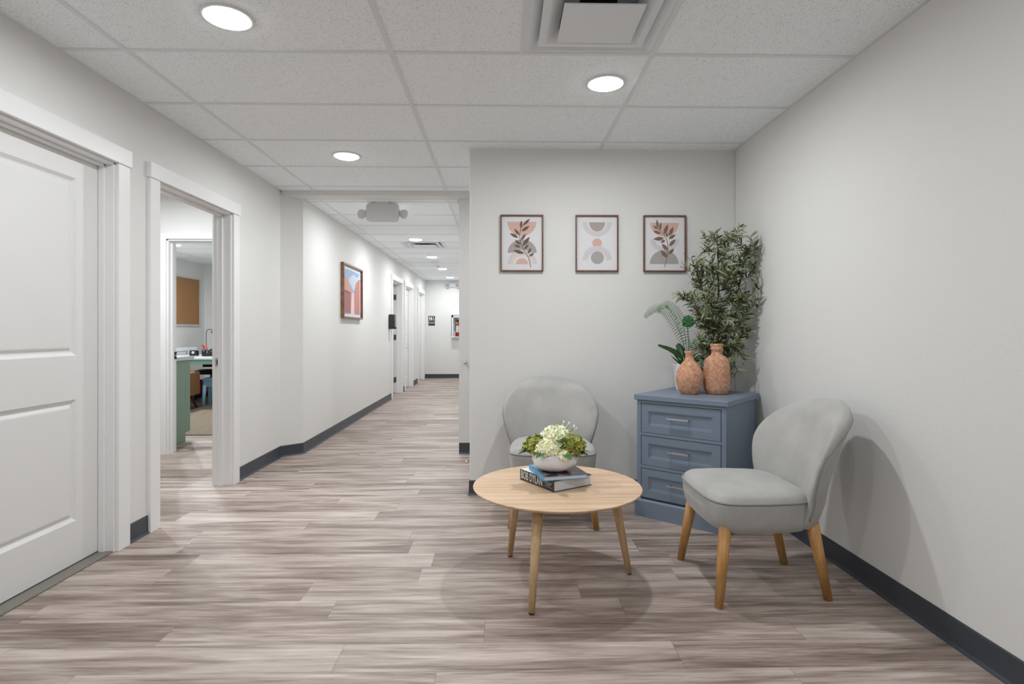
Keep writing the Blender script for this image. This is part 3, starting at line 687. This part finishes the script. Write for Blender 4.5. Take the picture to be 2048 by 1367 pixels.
M_ph = mat('photo_cover', (60, 50, 60), .25)
v = objco(M_ph); nn = noise(M_ph, v, 22, 5, .7, .8); r_ = ramp(M_ph, nn.outputs[0], [(.36, (30, 32, 44)), (.48, (58, 52, 64)), (.56, (120, 84, 84)), (.66, (188, 160, 158))]); Lk(M_ph, r_.outputs[0], bsdf(M_ph).inputs['Base Color'])
M_cyan = mat('blue_spine', (62, 148, 190), .3)
b2 = book('book', 'thinner blue-spined photo book lying on the thick black book', (.190, 2.512), unit((.190, 2.512), (.399, 2.562)), None, .4914, .214, .238, .020, [M_cyan])
MB().box(.012, .2135, .0, .15, .0201, .0206).box(.085, .2135, .15, .238, .0201, .0206).build('cover_photo', M_ph, b2)
MB().box(.012, .085, .15, .238, .0201, .0206).build('cover_sky', mat('cover_sky_blue', (120, 176, 208), .3), b2)

# ------------------------------------------------------------------ bowl and flowers
BW = (.252, 2.640, .5120)
t = thing('flower_bowl', 'low white glazed bowl standing on the stacked books', 'bowl', BW)
MB().lathe([(.045, 0), (.052, .002), (.080, .014), (.100, .033), (.1085, .055), (.105, .078), (.092, .094), (.083, .099), (.080, .097), (.088, .09), (.098, .074), (.10, .055), (.09, .034), (.06, .014), (.001, .010)], 56).build('bowl', M_ceram, t)
MB().lathe([(.088, .078), (.06, .084), (.001, .086)], 32, cap=(False, True)).build('floral_foam', mat('floral_foam', (40, 62, 30), .95), t)
def floret(mb, p, nrm, r, n=4, mi=0, cup=.25):
    nrm = Vector(nrm).normalized(); u = nrm.orthogonal().normalized(); rot = Matrix.Rotation(random.random()*6.28, 4, nrm); u = rot @ u; w = nrm.cross(u); p = Vector(p)
    for k in range(n):
        a = 2*PI*k/n+random.uniform(-.2, .2); d = u*math.cos(a)+w*math.sin(a); s_ = nrm.cross(d); L = r*random.uniform(.8, 1.15)
        c_ = cup*random.uniform(.4, 1.6)
        mb.add([p, p+d*L*.5+s_*L*.40+nrm*L*c_*.5, p+d*L+nrm*L*c_+s_*L*.15, p+d*L*1.02-s_*L*.15+nrm*L*c_, p+d*L*.5-s_*L*.40+nrm*L*c_*.5, p+d*L*.55+nrm*L*c_*.2],
               [(0, 1, 5), (1, 2, 5), (2, 3, 5), (3, 4, 5), (4, 0, 5)], mi, True)
def leafblade(mb, p, d, nrm, L, wd, curl=.15, mi=0, seg=6):
    p = Vector(p); d = Vector(d).normalized(); nrm = Vector(nrm); nrm = (nrm-d*nrm.dot(d)).normalized(); s_ = d.cross(nrm)
    vs = []; fs = []
    for k in range(seg+1):
        a = k/seg; c_ = p+d*L*a-nrm*curl*L*a*a; w = wd/2*math.sin(PI*min(1, a*.96+.03))**.8
        vs += [c_+s_*w+nrm*w*.25, c_, c_-s_*w+nrm*w*.25]
    for k in range(seg):
        o = k*3; fs += [(o, o+1, o+4, o+3), (o+1, o+2, o+5, o+4)]
    mb.add(vs, fs, mi, True)
def hydrangea(c, R, m, label, nf=110, lf=2, fr=.017):
    t = thing('hydrangea', label, 'flower', (BW[0]+c[0], BW[1]+c[1], BW[2]+.082), 0, 'flower heads in the white bowl')
    mb = MB(); cz = c[2]
    for k in range(nf):
        z_ = 1-1.75*(k+.5)/nf; a = k*2.39996+random.uniform(-.15, .15); rr = math.sqrt(max(0, 1-z_*z_)); nrm = Vector((rr*math.cos(a), rr*math.sin(a), z_*.9+.05))
        rad = R*random.uniform(.86, 1.08)
        floret(mb, Vector((0, 0, cz))+Vector((nrm.x*rad, nrm.y*rad, nrm.z*rad*.85)), nrm+Vector((random.uniform(-.35, .35), random.uniform(-.35, .35), random.uniform(-.2, .4))), fr)
    mb.loft([[(R*.72*math.cos(2*PI*j/14)*math.cos(p_), R*.72*math.sin(2*PI*j/14)*math.cos(p_), cz+R*.6*math.sin(p_)) for j in range(14)] for p_ in [(-1.5+3*i/8) for i in range(9)]])
    mb.build('petals', m, t, recalc=False)
    MB().tube([(-c[0]*.4, -c[1]*.4, -.01), (0, 0, cz-R*.5)], .004, 6).build('stem', M_stem, t)
    mb = MB(); out = Vector((c[0], c[1], 0)); out = out.normalized() if out.length > .01 else Vector((0, -1, 0))
    for k in range(lf):
        d_ = Matrix.Rotation((k-(lf-1)/2)*1.1+random.uniform(-.2, .2), 4, 'Z') @ out
        leafblade(mb, (d_.x*R*.35, d_.y*R*.35, .012), d_+Vector((0, 0, .12)), (0, 0, 1), .075, .04, .28)
    mb.build('leaf', M_cycas if m is M_green else M_palm, t, recalc=False)
    return t
hydrangea((-.034, -.050, .026), .054, M_cream, 'cream hydrangea head hanging over the front rim of the bowl', 150, 1)
hydrangea((.008, .012, .066), .066, M_cream, 'cream hydrangea head at the very top of the bouquet', 190)
hydrangea((-.090, -.004, .034), .050, M_green, 'olive-green hydrangea head at left of the bouquet', 130)
hydrangea((.072, -.026, .034), .062, M_green, 'olive-green hydrangea head at right of the bouquet', 170)
hydrangea((.030, -.082, .0), .026, M_cream, 'small cream hydrangea cluster drooping over the front of the bowl', 50, 1)
hydrangea((.012, .075, .040), .050, M_green, 'green hydrangea head at the back of bouquet', 90, 1)
# fine sprigs
t = thing('greenery_sprig', 'light green fern-like sprig in the middle of the bouquet', 'sprig', (BW[0]+.03, BW[1]-.035, BW[2]+.10))
mb = MB()
for k in range(34):
    a = random.uniform(0, 6.28); e = random.uniform(.2, 1.3); d_ = Vector((math.cos(a)*math.cos(e), math.sin(a)*math.cos(e)-.4, math.sin(e)))
    leafblade(mb, Vector((0, -.01, .035))+d_*.012, d_, (0, 0, 1), random.uniform(.025, .045), .006, .3)
mb.build('leaf', leafmat('light_sprig', [(120, 170, 90), (90, 150, 70), (190, 215, 170)]), t, recalc=False)
MB().tube([(-.01, .02, -.02), (0, -.005, .045)], .003, 6).build('stem', M_stem, t)
t = thing('white_sprig', 'thin sprig with tiny white buds at the top right of bouquet', 'sprig', (BW[0]+.045, BW[1]+.01, BW[2]+.13))
mb = MB()
for dx, dz in ((.02, .085), (.045, .070), (.052, .055), (-.005, .09), (.01, .075)):
    for s_ in (0, .01, .02): leafblade(mb, (dx-s_*.4, random.uniform(-.01, .01), dz-s_), (.5, random.uniform(-1, 1), .8), (0, -1, 0), .018, .008, .2)
mb.build('buds', leafmat('white_bud', [(235, 238, 232), (225, 232, 215)]), t, recalc=False)
mb = MB()
for dx, dz in ((.02, .085), (.05, .070), (-.005, .09)): mb.tube([(0, 0, -.02), (dx*.5, 0, dz*.6), (dx, 0, dz)], .0012, 5)
mb.build('stem', M_stem, t)

# ------------------------------------------------------------------ vases and plants on the chest
CT = .7665
t = tag(MB().lathe([(.001, 0), (.050, 0), (.056, .004), (.072, .035), (.082, .075), (.0845, .105), (.079, .140), (.063, .175), (.043, .200), (.029, .218), (.0245, .236), (.026, .256), (.0345, .270), (.032, .272), (.022, .262), (.020, .235), (.0005, .20)], 56).build('terracotta_vase', M_terra),
        'shorter pear-shaped terracotta vase, left of the two on the chest', 'vase', 'terracotta vases on the chest of drawers'); t.location = (1.199, 3.553, CT)
t = tag(MB().lathe([(.001, 0), (.062, 0), (.070, .006), (.079, .04), (.083, .10), (.081, .16), (.076, .200), (.068, .222), (.052, .238), (.038, .246), (.033, .256), (.033, .276), (.041, .283), (.038, .292), (.037, .300), (.042, .314), (.040, .318), (.028, .312), (.026, .27), (.0005, .22)], 56).build('terracotta_vase', M_terra),
        'taller bottle-shaped terracotta vase with ringed neck, right of the two', 'vase', 'terracotta vases on the chest of drawers'); t.location = (1.377, 3.560, CT)
# palm pot
t = thing('potted_palm', 'small green palm in a ribbed white pot behind shorter vase', 'plant', (1.236, 3.795, CT))
prof = [(.001, 0), (.045, 0)]
for k in range(24): prof.append((.046+.019*k/23+.0014*(k % 2), .006+.160*k/23))
prof += [(.067, .174), (.063, .175), (.060, .155), (.001, .150)]
MB().lathe(prof, 40).build('pot', M_ceram, t)
MB().lathe([(.061, .150), (.04, .160), (.001, .164)], 24, cap=(False, True)).build('soil', M_soil, t)
def bez(p, n=24):
    out = []
    p = [Vector(a) for a in p]; P_ = [2*p[0]-p[1]]+p+[2*p[-1]-p[-2]]
    for i in range(1, len(P_)-2):
        for k in range(n//(len(p)-1)+1):
            tt = k/(n//(len(p)-1)+1); a, b, c_, d_ = P_[i-1], P_[i], P_[i+1], P_[i+2]
            out.append(.5*((2*b)+(c_-a)*tt+(2*a-5*b+4*c_-d_)*tt*tt+(3*b-a-3*c_+d_)*tt**3))
    out.append(p[-1]); return out
def frond(pts, L, wdt, ang_up=(0, 0, 1), start=.22, parent=None, cnt=34, m=M_palm, stemr=.0022):
    c_ = bez(pts, cnt); mb = MB(); mb.tube(c_, [stemr*(1-.7*i/len(c_)) for i in range(len(c_))], 6)
    n = len(c_)
    for i in range(int(n*start), n-1):
        a = i/n; d_ = (c_[i+1]-c_[i]).normalized(); side = d_.cross(Vector((0, -1, .25))).normalized()
        l_ = L*(1-.75*((a-start)/(1-start))**2)*(.55+.45*min(1, (a-start)/.12))
        for sg in (-1, 1):
            leafblade(mb, c_[i], side*sg+d_*.25+Vector((0, 0, -.35)), (0, -1, .3), l_*random.uniform(.92, 1.05), wdt, .40, seg=4)
    return mb.build('frond', m, parent, recalc=False)
O = Vector((1.236, 3.795, CT))
def rel(*ps): return [Vector(p)-O for p in ps]
frond(rel((1.255, 3.78, .93), (1.225, 3.72, 1.04), (1.165, 3.66, 1.17), (1.085, 3.60, 1.27), (1.01, 3.56, 1.315), (.945, 3.53, 1.295), (.905, 3.52, 1.25)), .047, .0042, parent=t, cnt=40)
frond(rel((1.262, 3.79, .93), (1.24, 3.74, 1.07), (1.205, 3.70, 1.21), (1.15, 3.68, 1.30), (1.085, 3.66, 1.345), (1.02, 3.64, 1.30)), .051, .0042, parent=t, cnt=36)
frond(rel((1.25, 3.78, .93), (1.27, 3.74, 1.02), (1.31, 3.70, 1.10), (1.36, 3.67, 1.13)), .045, .008, parent=t, cnt=22, start=.35, m=M_palm)
frond(rel((1.24, 3.79, .93), (1.22, 3.76, 1.0), (1.20, 3.74, 1.05), (1.175, 3.73, 1.08)), .038, .010, parent=t, cnt=18, start=.3, m=M_palm)
frond(rel((1.25, 3.78, .93), (1.20, 3.74, 1.0), (1.12, 3.70, 1.045), (1.03, 3.67, 1.075)), .022, .013, parent=t, cnt=30, start=.25, m=M_cycas, stemr=.003)
mb = MB(); cc = bez(rel((1.255, 3.79, .93), (1.25, 3.72, 1.06), (1.21, 3.62, 1.17), (1.195, 3.57, 1.225)), 12); mb.tube(cc, .002, 6)
pc = cc[-1]; n_ = 30; vs = [pc]; fs = []
for ri, rr in enumerate((.014, .028, .040)):
    for k in range(n_):
        a = 2*PI*k/n_; rp = rr*(1+.06*math.sin(9*a))*(1-.18*max(0, math.cos(a+PI/2))**8)
        vs.append(pc+Vector((rp*math.cos(a)*1.0, -.012+.006*math.sin(a*7)*ri*.6+.25*rp, rp*math.sin(a)*1.05)))
for k in range(n_): fs.append((0, 1+k, 1+(k+1) % n_))
for ri in range(2):
    for k in range(n_): fs.append((1+ri*n_+k, 1+(ri+1)*n_+k, 1+(ri+1)*n_+(k+1) % n_, 1+ri*n_+(k+1) % n_))
mb.add(vs, fs, 0, True)
mb.build('frond', M_palm, t, recalc=False)
for x0, x1, z1 in ((1.262, 1.275, 1.05), (1.245, 1.235, 1.06), (1.255, 1.30, 1.03)):
    mb = MB()
    for k in range(7): leafblade(mb, (x0-1.25+k*.002, -.01, .16), (x1-x0+(k-3)*.05, -.12, z1-.93), (0, -1, 0), .12, .012, .25)
    mb.build('leaf', M_palm, t, recalc=False)
# olive tree
t = thing('potted_olive_tree', 'tall leafy olive tree in a grey pot behind the vases', 'plant', (1.452, 3.705, CT))
MB().lathe([(.001, 0), (.056, 0), (.060, .006), (.083, .150), (.086, .170), (.081, .171), (.077, .150), (.001, .145)], 40).build('pot', M_greypot, t)
MB().lathe([(.078, .146), (.05, .156), (.001, .158)], 24, cap=(False, True)).build('soil', M_soil, t)
OT = Vector((1.452, 3.705, CT))
random.seed(21)
tr = MB(); fol = MB(); olives = []
trunks = [[(1.452, 3.705, .92), (1.445, 3.70, 1.10), (1.44, 3.69, 1.30), (1.435, 3.68, 1.50), (1.43, 3.675, 1.68), (1.42, 3.67, 1.80)],
          [(1.46, 3.71, .92), (1.48, 3.69, 1.10), (1.51, 3.66, 1.26), (1.55, 3.63, 1.45), (1.59, 3.62, 1.66), (1.60, 3.61, 1.72)],
          [(1.445, 3.70, .92), (1.41, 3.68, 1.10), (1.37, 3.66, 1.26), (1.32, 3.65, 1.42), (1.28, 3.65, 1.54), (1.255, 3.65, 1.60)]]
def clampw(p): return Vector((min(p[0], 1.655), min(p[1], 3.965), p[2]))
def leafy(c_, dens, L0=.060, i0=.1):
    tot = 0
    for i in range(int(len(c_)*i0), len(c_)-1):
        d_ = (c_[i+1]-c_[i]); tot += d_.length*dens; dn = d_.normalized()
        while tot > 0:
            tot -= 1; p = c_[i]+d_*random.random(); o_ = dn.orthogonal(); o_ = Matrix.Rotation(random.random()*6.28, 4, dn) @ o_
            dr = (o_*random.uniform(.6, 1.1)+dn*random.uniform(.3, 1.0)).normalized(); L = L0*random.uniform(.65, 1.2)
            tip = p+dr*L
            if tip.x > 1.665 or tip.y > 3.98 or (tip.x < 1.225 and tip.z > 1.44): continue
            leafblade(fol, p-OT, dr, Vector((random.uniform(-1, 1), random.uniform(-1, .2), random.uniform(0, 1))), L, L*random.uniform(.17, .25), random.uniform(-.15, .3), seg=4)
for ti, tk in enumerate(trunks):
    c_ = bez(tk, 24); tr.tube([p-OT for p in c_], [.010*(1-.75*i/len(c_)) for i in range(len(c_))], 8)
    leafy(c_, 110, i0=.55)
    nb = 20 if ti == 0 else 15
    for k in range(nb):
        fz = .12+.82*k/nb; p = c_[int(fz*(len(c_)-1))]
        ht = (p.z-.95)/.85
        spread = .06+.16*(1-abs(ht-.40)*1.5) if ht < 1 else .04
        a = k*2.4+ti*1.3+random.uniform(-.4, .4)
        d_ = Vector((math.cos(a), math.sin(a)*.6, 0)); L = max(.06, spread)*random.uniform(.75, 1.15)
        up = random.uniform(.25, .9)*L if ht > .15 else random.uniform(-.7, .3)*L
        bp = [clampw(p), clampw(p+d_*L*.5+Vector((0, 0, up*.4))), clampw(p+d_*L+Vector((0, 0, up)))]
        bc = bez(bp, 10); tr.tube([q_-OT for q_ in bc], .0022, 5); leafy(bc, 155)
        for s_ in range(2):
            q0 = bc[int(len(bc)*random.uniform(.3, .9))-1]; dd = Vector((random.uniform(-1, 1), random.uniform(-.8, .4), random.uniform(-.2, 1))).normalized()*.08
            sc = bez([clampw(q0), clampw(q0+dd*.5), clampw(q0+dd+Vector((0, 0, .01)))], 6); tr.tube([q_-OT for q_ in sc], .0014, 5); leafy(sc, 180, .054)
        if k % 5 == 2:
            q0 = bc[-2]-OT+Vector((0, -.01, -.012)); olives.append((q0, .85))
# low drooping skirt and the two side sprays
for bp in ([(1.45, 3.70, 1.0), (1.34, 3.66, 1.22), (1.22, 3.62, 1.36), (1.13, 3.60, 1.41)], [(1.47, 3.70, 1.0), (1.56, 3.65, 1.20), (1.62, 3.60, 1.32), (1.645, 3.56, 1.385)],
           [(1.46, 3.70, 1.0), (1.54, 3.66, 1.04), (1.59, 3.62, .98)], [(1.46, 3.70, .99), (1.50, 3.64, .99), (1.53, 3.60, .90)], [(1.44, 3.69, 1.0), (1.36, 3.66, 1.05), (1.29, 3.63, 1.12)],
           [(1.46, 3.70, 1.0), (1.57, 3.66, 1.12), (1.63, 3.62, 1.18)], [(1.45, 3.69, 1.0), (1.40, 3.66, 1.08), (1.33, 3.64, 1.16)], [(1.46, 3.68, 1.02), (1.50, 3.62, 1.08), (1.55, 3.58, 1.10)],
           [(1.46, 3.70, 1.0), (1.50, 3.66, 1.14), (1.57, 3.62, 1.24)], [(1.45, 3.70, 1.0), (1.42, 3.65, 1.16), (1.36, 3.62, 1.28)], [(1.44, 3.70, .98), (1.36, 3.68, 1.0), (1.31, 3.67, .94)]):
    bc = bez(bp, 12); tr.tube([q_-OT for q_ in bc], .0022, 5); leafy(bc, 230, .058, .25)
for p in ((1.175, 3.60, 1.375), (1.635, 3.56, 1.33)): olives.append((Vector(p)-OT, 1.3))
tr.build('trunk', M_bark, t); fol.build('foliage', M_olive, t, recalc=False); M_ol = mat('dark_olive', (58, 32, 34), .35)
for q0, k in olives: MB().lathe([(.001, -.010*k), (.006*k, -.006*k), (.0075*k, 0), (.006*k, .006*k), (.001, .010*k)], 12, M=Matrix.Translation(q0)).build('olive', M_ol, t)

# ------------------------------------------------------------------ office beyond the doorway
M_sage = mat('sage_laminate', (124, 148, 132), .45); M_count = mat('light_counter', (196, 200, 202), .3); M_teal = mat('teal_laminate', (120, 166, 156), .45)
t = thing('office_cabinet', 'sage green base cabinet under pale counter through inner doorway', 'cabinet', (-3.62, 5.78, 0))
MB().box(-.295, .295, -.285, .19, 0, .86).box(-.295, .295, .19, .265, .1, .86).build('body', M_sage, t, bevel=.002)
for x in (-.147, .147):
    dr = MB().box(x-.145, x+.145, .266, .284, .105, .855).build('door', M_sage, t, bevel=.002)
    MB().tube([(x+.09, .284, .70), (x+.09, .30, .70), (x+.09, .30, .80), (x+.09, .284, .80)], .004).build('handle', M_chrome, dr)
tag(MB().box(-4.5, -3.295, 5.493, 6.085, .861, .90).build('countertop', M_count, bevel=.004), 'pale grey countertop slab on the sage green cabinet', 'countertop')
t = thing('office_desk', 'long desk with pale top and teal front edge in the office', 'desk', (-4.70, 9.4, 0))
MB().box(-1.05, 1.25, -.98, .82, .735, .76).build('desktop', M_count, t, bevel=.003)
MB().box(-1.04, 1.24, -.96, -.94, .67, .7345).build('apron', M_teal, t)
for x in (-1.0, 1.18):
    for y in (-.90, .75): MB().box(x-.025, x+.025, y-.025, y+.025, .004, .7345).build('leg', M_black, t)
t = thing('corkboard', 'cork notice board in a white frame on the office wall', 'notice board', (-5.768, 9.98, 1.71), PI/2)
frame_parts(t, 1.70, .90, .028, .022, mat('board_frame', (200, 200, 202), .4)); MB().box(-.82, .82, -.010, 0, -.42, .42).build('cork_panel', M_cork, t)
# desk things
M_acr = mat('clear_acrylic', (225, 230, 232), .1); bsdf(M_acr).inputs['Alpha'].default_value = .45
for i, y in enumerate((9.55, 9.92)):
    t = thing('letter_tray', ['clear acrylic letter tray on the desk, nearer the doorway', 'clear acrylic letter tray on the desk, farther back'][i], 'letter tray', (-5.52, y, .7605), 0, 'clear letter trays on the office desk')
    for k in range(2): MB().box(-.12, .12, -.15, .15, .07*k, .07*k+.004).box(-.12, -.116, -.15, .15, .07*k, .07*k+.05).box(.116, .12, -.15, .15, .07*k, .07*k+.05).box(-.12, .12, .146, .15, .07*k, .07*k+.05).build('tray', M_acr, t)
    for sx in (-.11, .11): MB().tube([(sx, -.14, .05), (sx, -.14, .07)], .004).build('post', M_acr, t)
def office(px_t, y): return px_t*y
t = thing('tape_dispenser', 'black tape dispenser on the office desk', 'tape dispenser', (-5.04, 9.30, .7605))
MB().prism([(-.06, 0), (.06, 0), (.06, .03), (.055, .085), (-.05, .09), (-.06, .05)], -.035, .035, M=RX).build('body', M_black, t, bevel=.004)
MB().lathe([(.022, -.02), (.022, .02)], 24, M=Matrix.Translation((.0, -.02, .055)) @ RX).build('tape_roll', mat('tape', (190, 190, 180), .3), t)
t = thing('pen_cup', 'dark cup holding red and blue pens and scissors on the desk', 'pen cup', (-4.93, 9.40, .7605))
MB().lathe([(.001, 0), (.036, 0), (.038, .095), (.035, .095), (.034, .01), (.001, .008)], 20).build('cup', M_black, t)
for x, c_, h_ in ((-.015, (30, 80, 170), .17), (.004, (30, 30, 30), .16), (-.004, (160, 30, 120), .15)):
    p_ = thing('pen', {(30, 80, 170): 'blue pen standing in the dark pen cup', (30, 30, 30): 'black pen standing in the dark pen cup', (160, 30, 120): 'purple pen standing in the dark pen cup'}[c_], 'pen', (-4.93+x, 9.40, .772), 0, 'pens in the desk cup')
    MB().tube([(0, 0, 0), (x*.8, 0, h_-.03)], .0045, 8).build('barrel', mat('pen_ink', c_, .4), p_); MB().tube([(x*.8, 0, h_-.03), (x, 0, h_)], .0055, 8).build('cap', M_black, p_)
p_ = thing('scissors', 'scissors with orange-red handles standing in the pen cup', 'scissors', (-4.915, 9.395, .772))
MB().box(-.006, .006, -.001, .001, .0, .10).build('blade', M_chrome, p_)
for sg in (-1, 1): MB().tube([(sg*.016+.016*math.cos(a), 0, .135+.024*math.sin(a)) for a in [2*PI*k/14 for k in range(15)]], .006, 8, cap=False).tube([(sg*.012, 0, .112), (0, 0, .095)], .006, 8).build('grip', mat('orange_grip', (220, 70, 40), .4), p_)
t = thing('desk_lamp', 'dark desk lamp with a tall curved arm at doorway edge', 'desk lamp', (-4.982, 9.63, .7605))
MB().lathe([(.001, 0), (.07, 0), (.07, .012), (.02, .02), (.01, .03)], 28).build('base', M_black, t)
MB().tube(bez([(0, 0, .02), (-.03, 0, .15), (-.035, 0, .34), (-.02, 0, .415), (.03, 0, .435), (.08, 0, .42)], 24), .006, 8).build('arm', mat('dark_metal', (70, 70, 72), .4, .8), t)
MB().lathe([(.02, .0), (.045, -.05), (.043, -.05), (.018, -.002)], 20, M=Matrix.Translation((.09, 0, .425))).build('lamp_shade', M_black, t)
t = thing('desk_phone', 'black desk phone beside the lamp on the office desk', 'telephone', (-4.70, 9.18, .7605))
MB().prism([(-.10, 0), (.10, 0), (.10, .07), (.06, .09), (-.10, .02)], -.09, .09, M=RX).build('base', M_black, t, bevel=.004)
MB().tube([(-.02, -.06, .075), (.0, -.03, .10), (.05, .05, .115), (.07, .08, .09)], [.02, .014, .014, .02], 10).build('handset', M_black, t)
# chairs under the desk
t = thing('office_armchair', 'tan upholstered chair with dark splayed legs in front of desk', 'chair', (-4.83, 8.34, .004), .12)
M_tan = mat('tan_leather', (150, 104, 62), .5); M_dleg = mat('dark_wood_leg', (62, 42, 30), .5)
MB().box(-.25, .25, -.25, .20, .20, .40).build('seat', M_tan, t, bevel=.03, seg=3); MB().box(-.25, .25, -.28, -.20, .20, .62).build('backrest', M_tan, t, bevel=.03, seg=3)
for x in (-.27, .27): MB().box(x-.035, x+.035, -.25, .20, .21, .56).build('armrest', M_tan, t, bevel=.025, seg=3)
for x in (-1, 1):
    for y in (-1, 1): MB().tube([(x*.24, y*.23, 0), (x*.17, y*.17, .21)], [.014, .022], 12).build('leg', M_dleg, t)
t = thing('step_stool', 'light blue plastic stool on the carpet by the desk', 'stool', (-4.49, 8.92, .004), .1)
M_lb = mat('light_blue_plastic', (150, 198, 226), .4)
MB().box(-.16, .16, -.14, .14, .39, .43).build('seat', M_lb, t, bevel=.012, seg=3)
for x in (-1, 1):
    for y in (-1, 1): MB().tube([(x*.145, y*.12, .001), (x*.125, y*.10, .40)], [.028, .034], 4).build('leg', M_lb, t)
MB().box(-.13, .13, -.118, -.105, .30, .39).box(-.13, .13, .105, .118, .30, .39).build('rail', M_lb, t)
t = thing('office_chair', 'black swivel office chair pushed under the desk', 'chair', (-4.98, 9.75, .004), .3)
MB().box(-.24, .24, -.24, .24, .43, .50).build('seat', M_black, t, bevel=.03, seg=3)
MB().box(-.22, .22, .40, .44, .52, .68).tube([(0, .22, .44), (0, .40, .46), (0, .42, .56)], .02).build('backrest', M_black, t, bevel=.01)
MB().tube([(0, 0, .10), (0, 0, .44)], .028, 14).build('gas_column', M_chrome, t)
for k in range(5):
    a = 2*PI*k/5; lg = MB().tube([(0, 0, .12), (.28*math.cos(a), .28*math.sin(a), .075)], [.03, .018], 10).build('base_spoke', M_black, t)
    MB().lathe([(.028, -.012), (.028, .012)], 16, M=Matrix.Translation((.28*math.cos(a), .28*math.sin(a), .0285)) @ Matrix.Rotation(a, 4, 'Z') @ RX).build('caster', M_black, lg)
t = tag(MB().lathe([(.001, 0), (.11, 0), (.13, .30), (.125, .30), (.105, .01), (.001, .01)], 24).build('waste_bin', mat('bin_red', (150, 36, 40), .5)), 'dark red waste bin under the office desk', 'waste bin'); t.location = (-5.30, 10.0, .004)
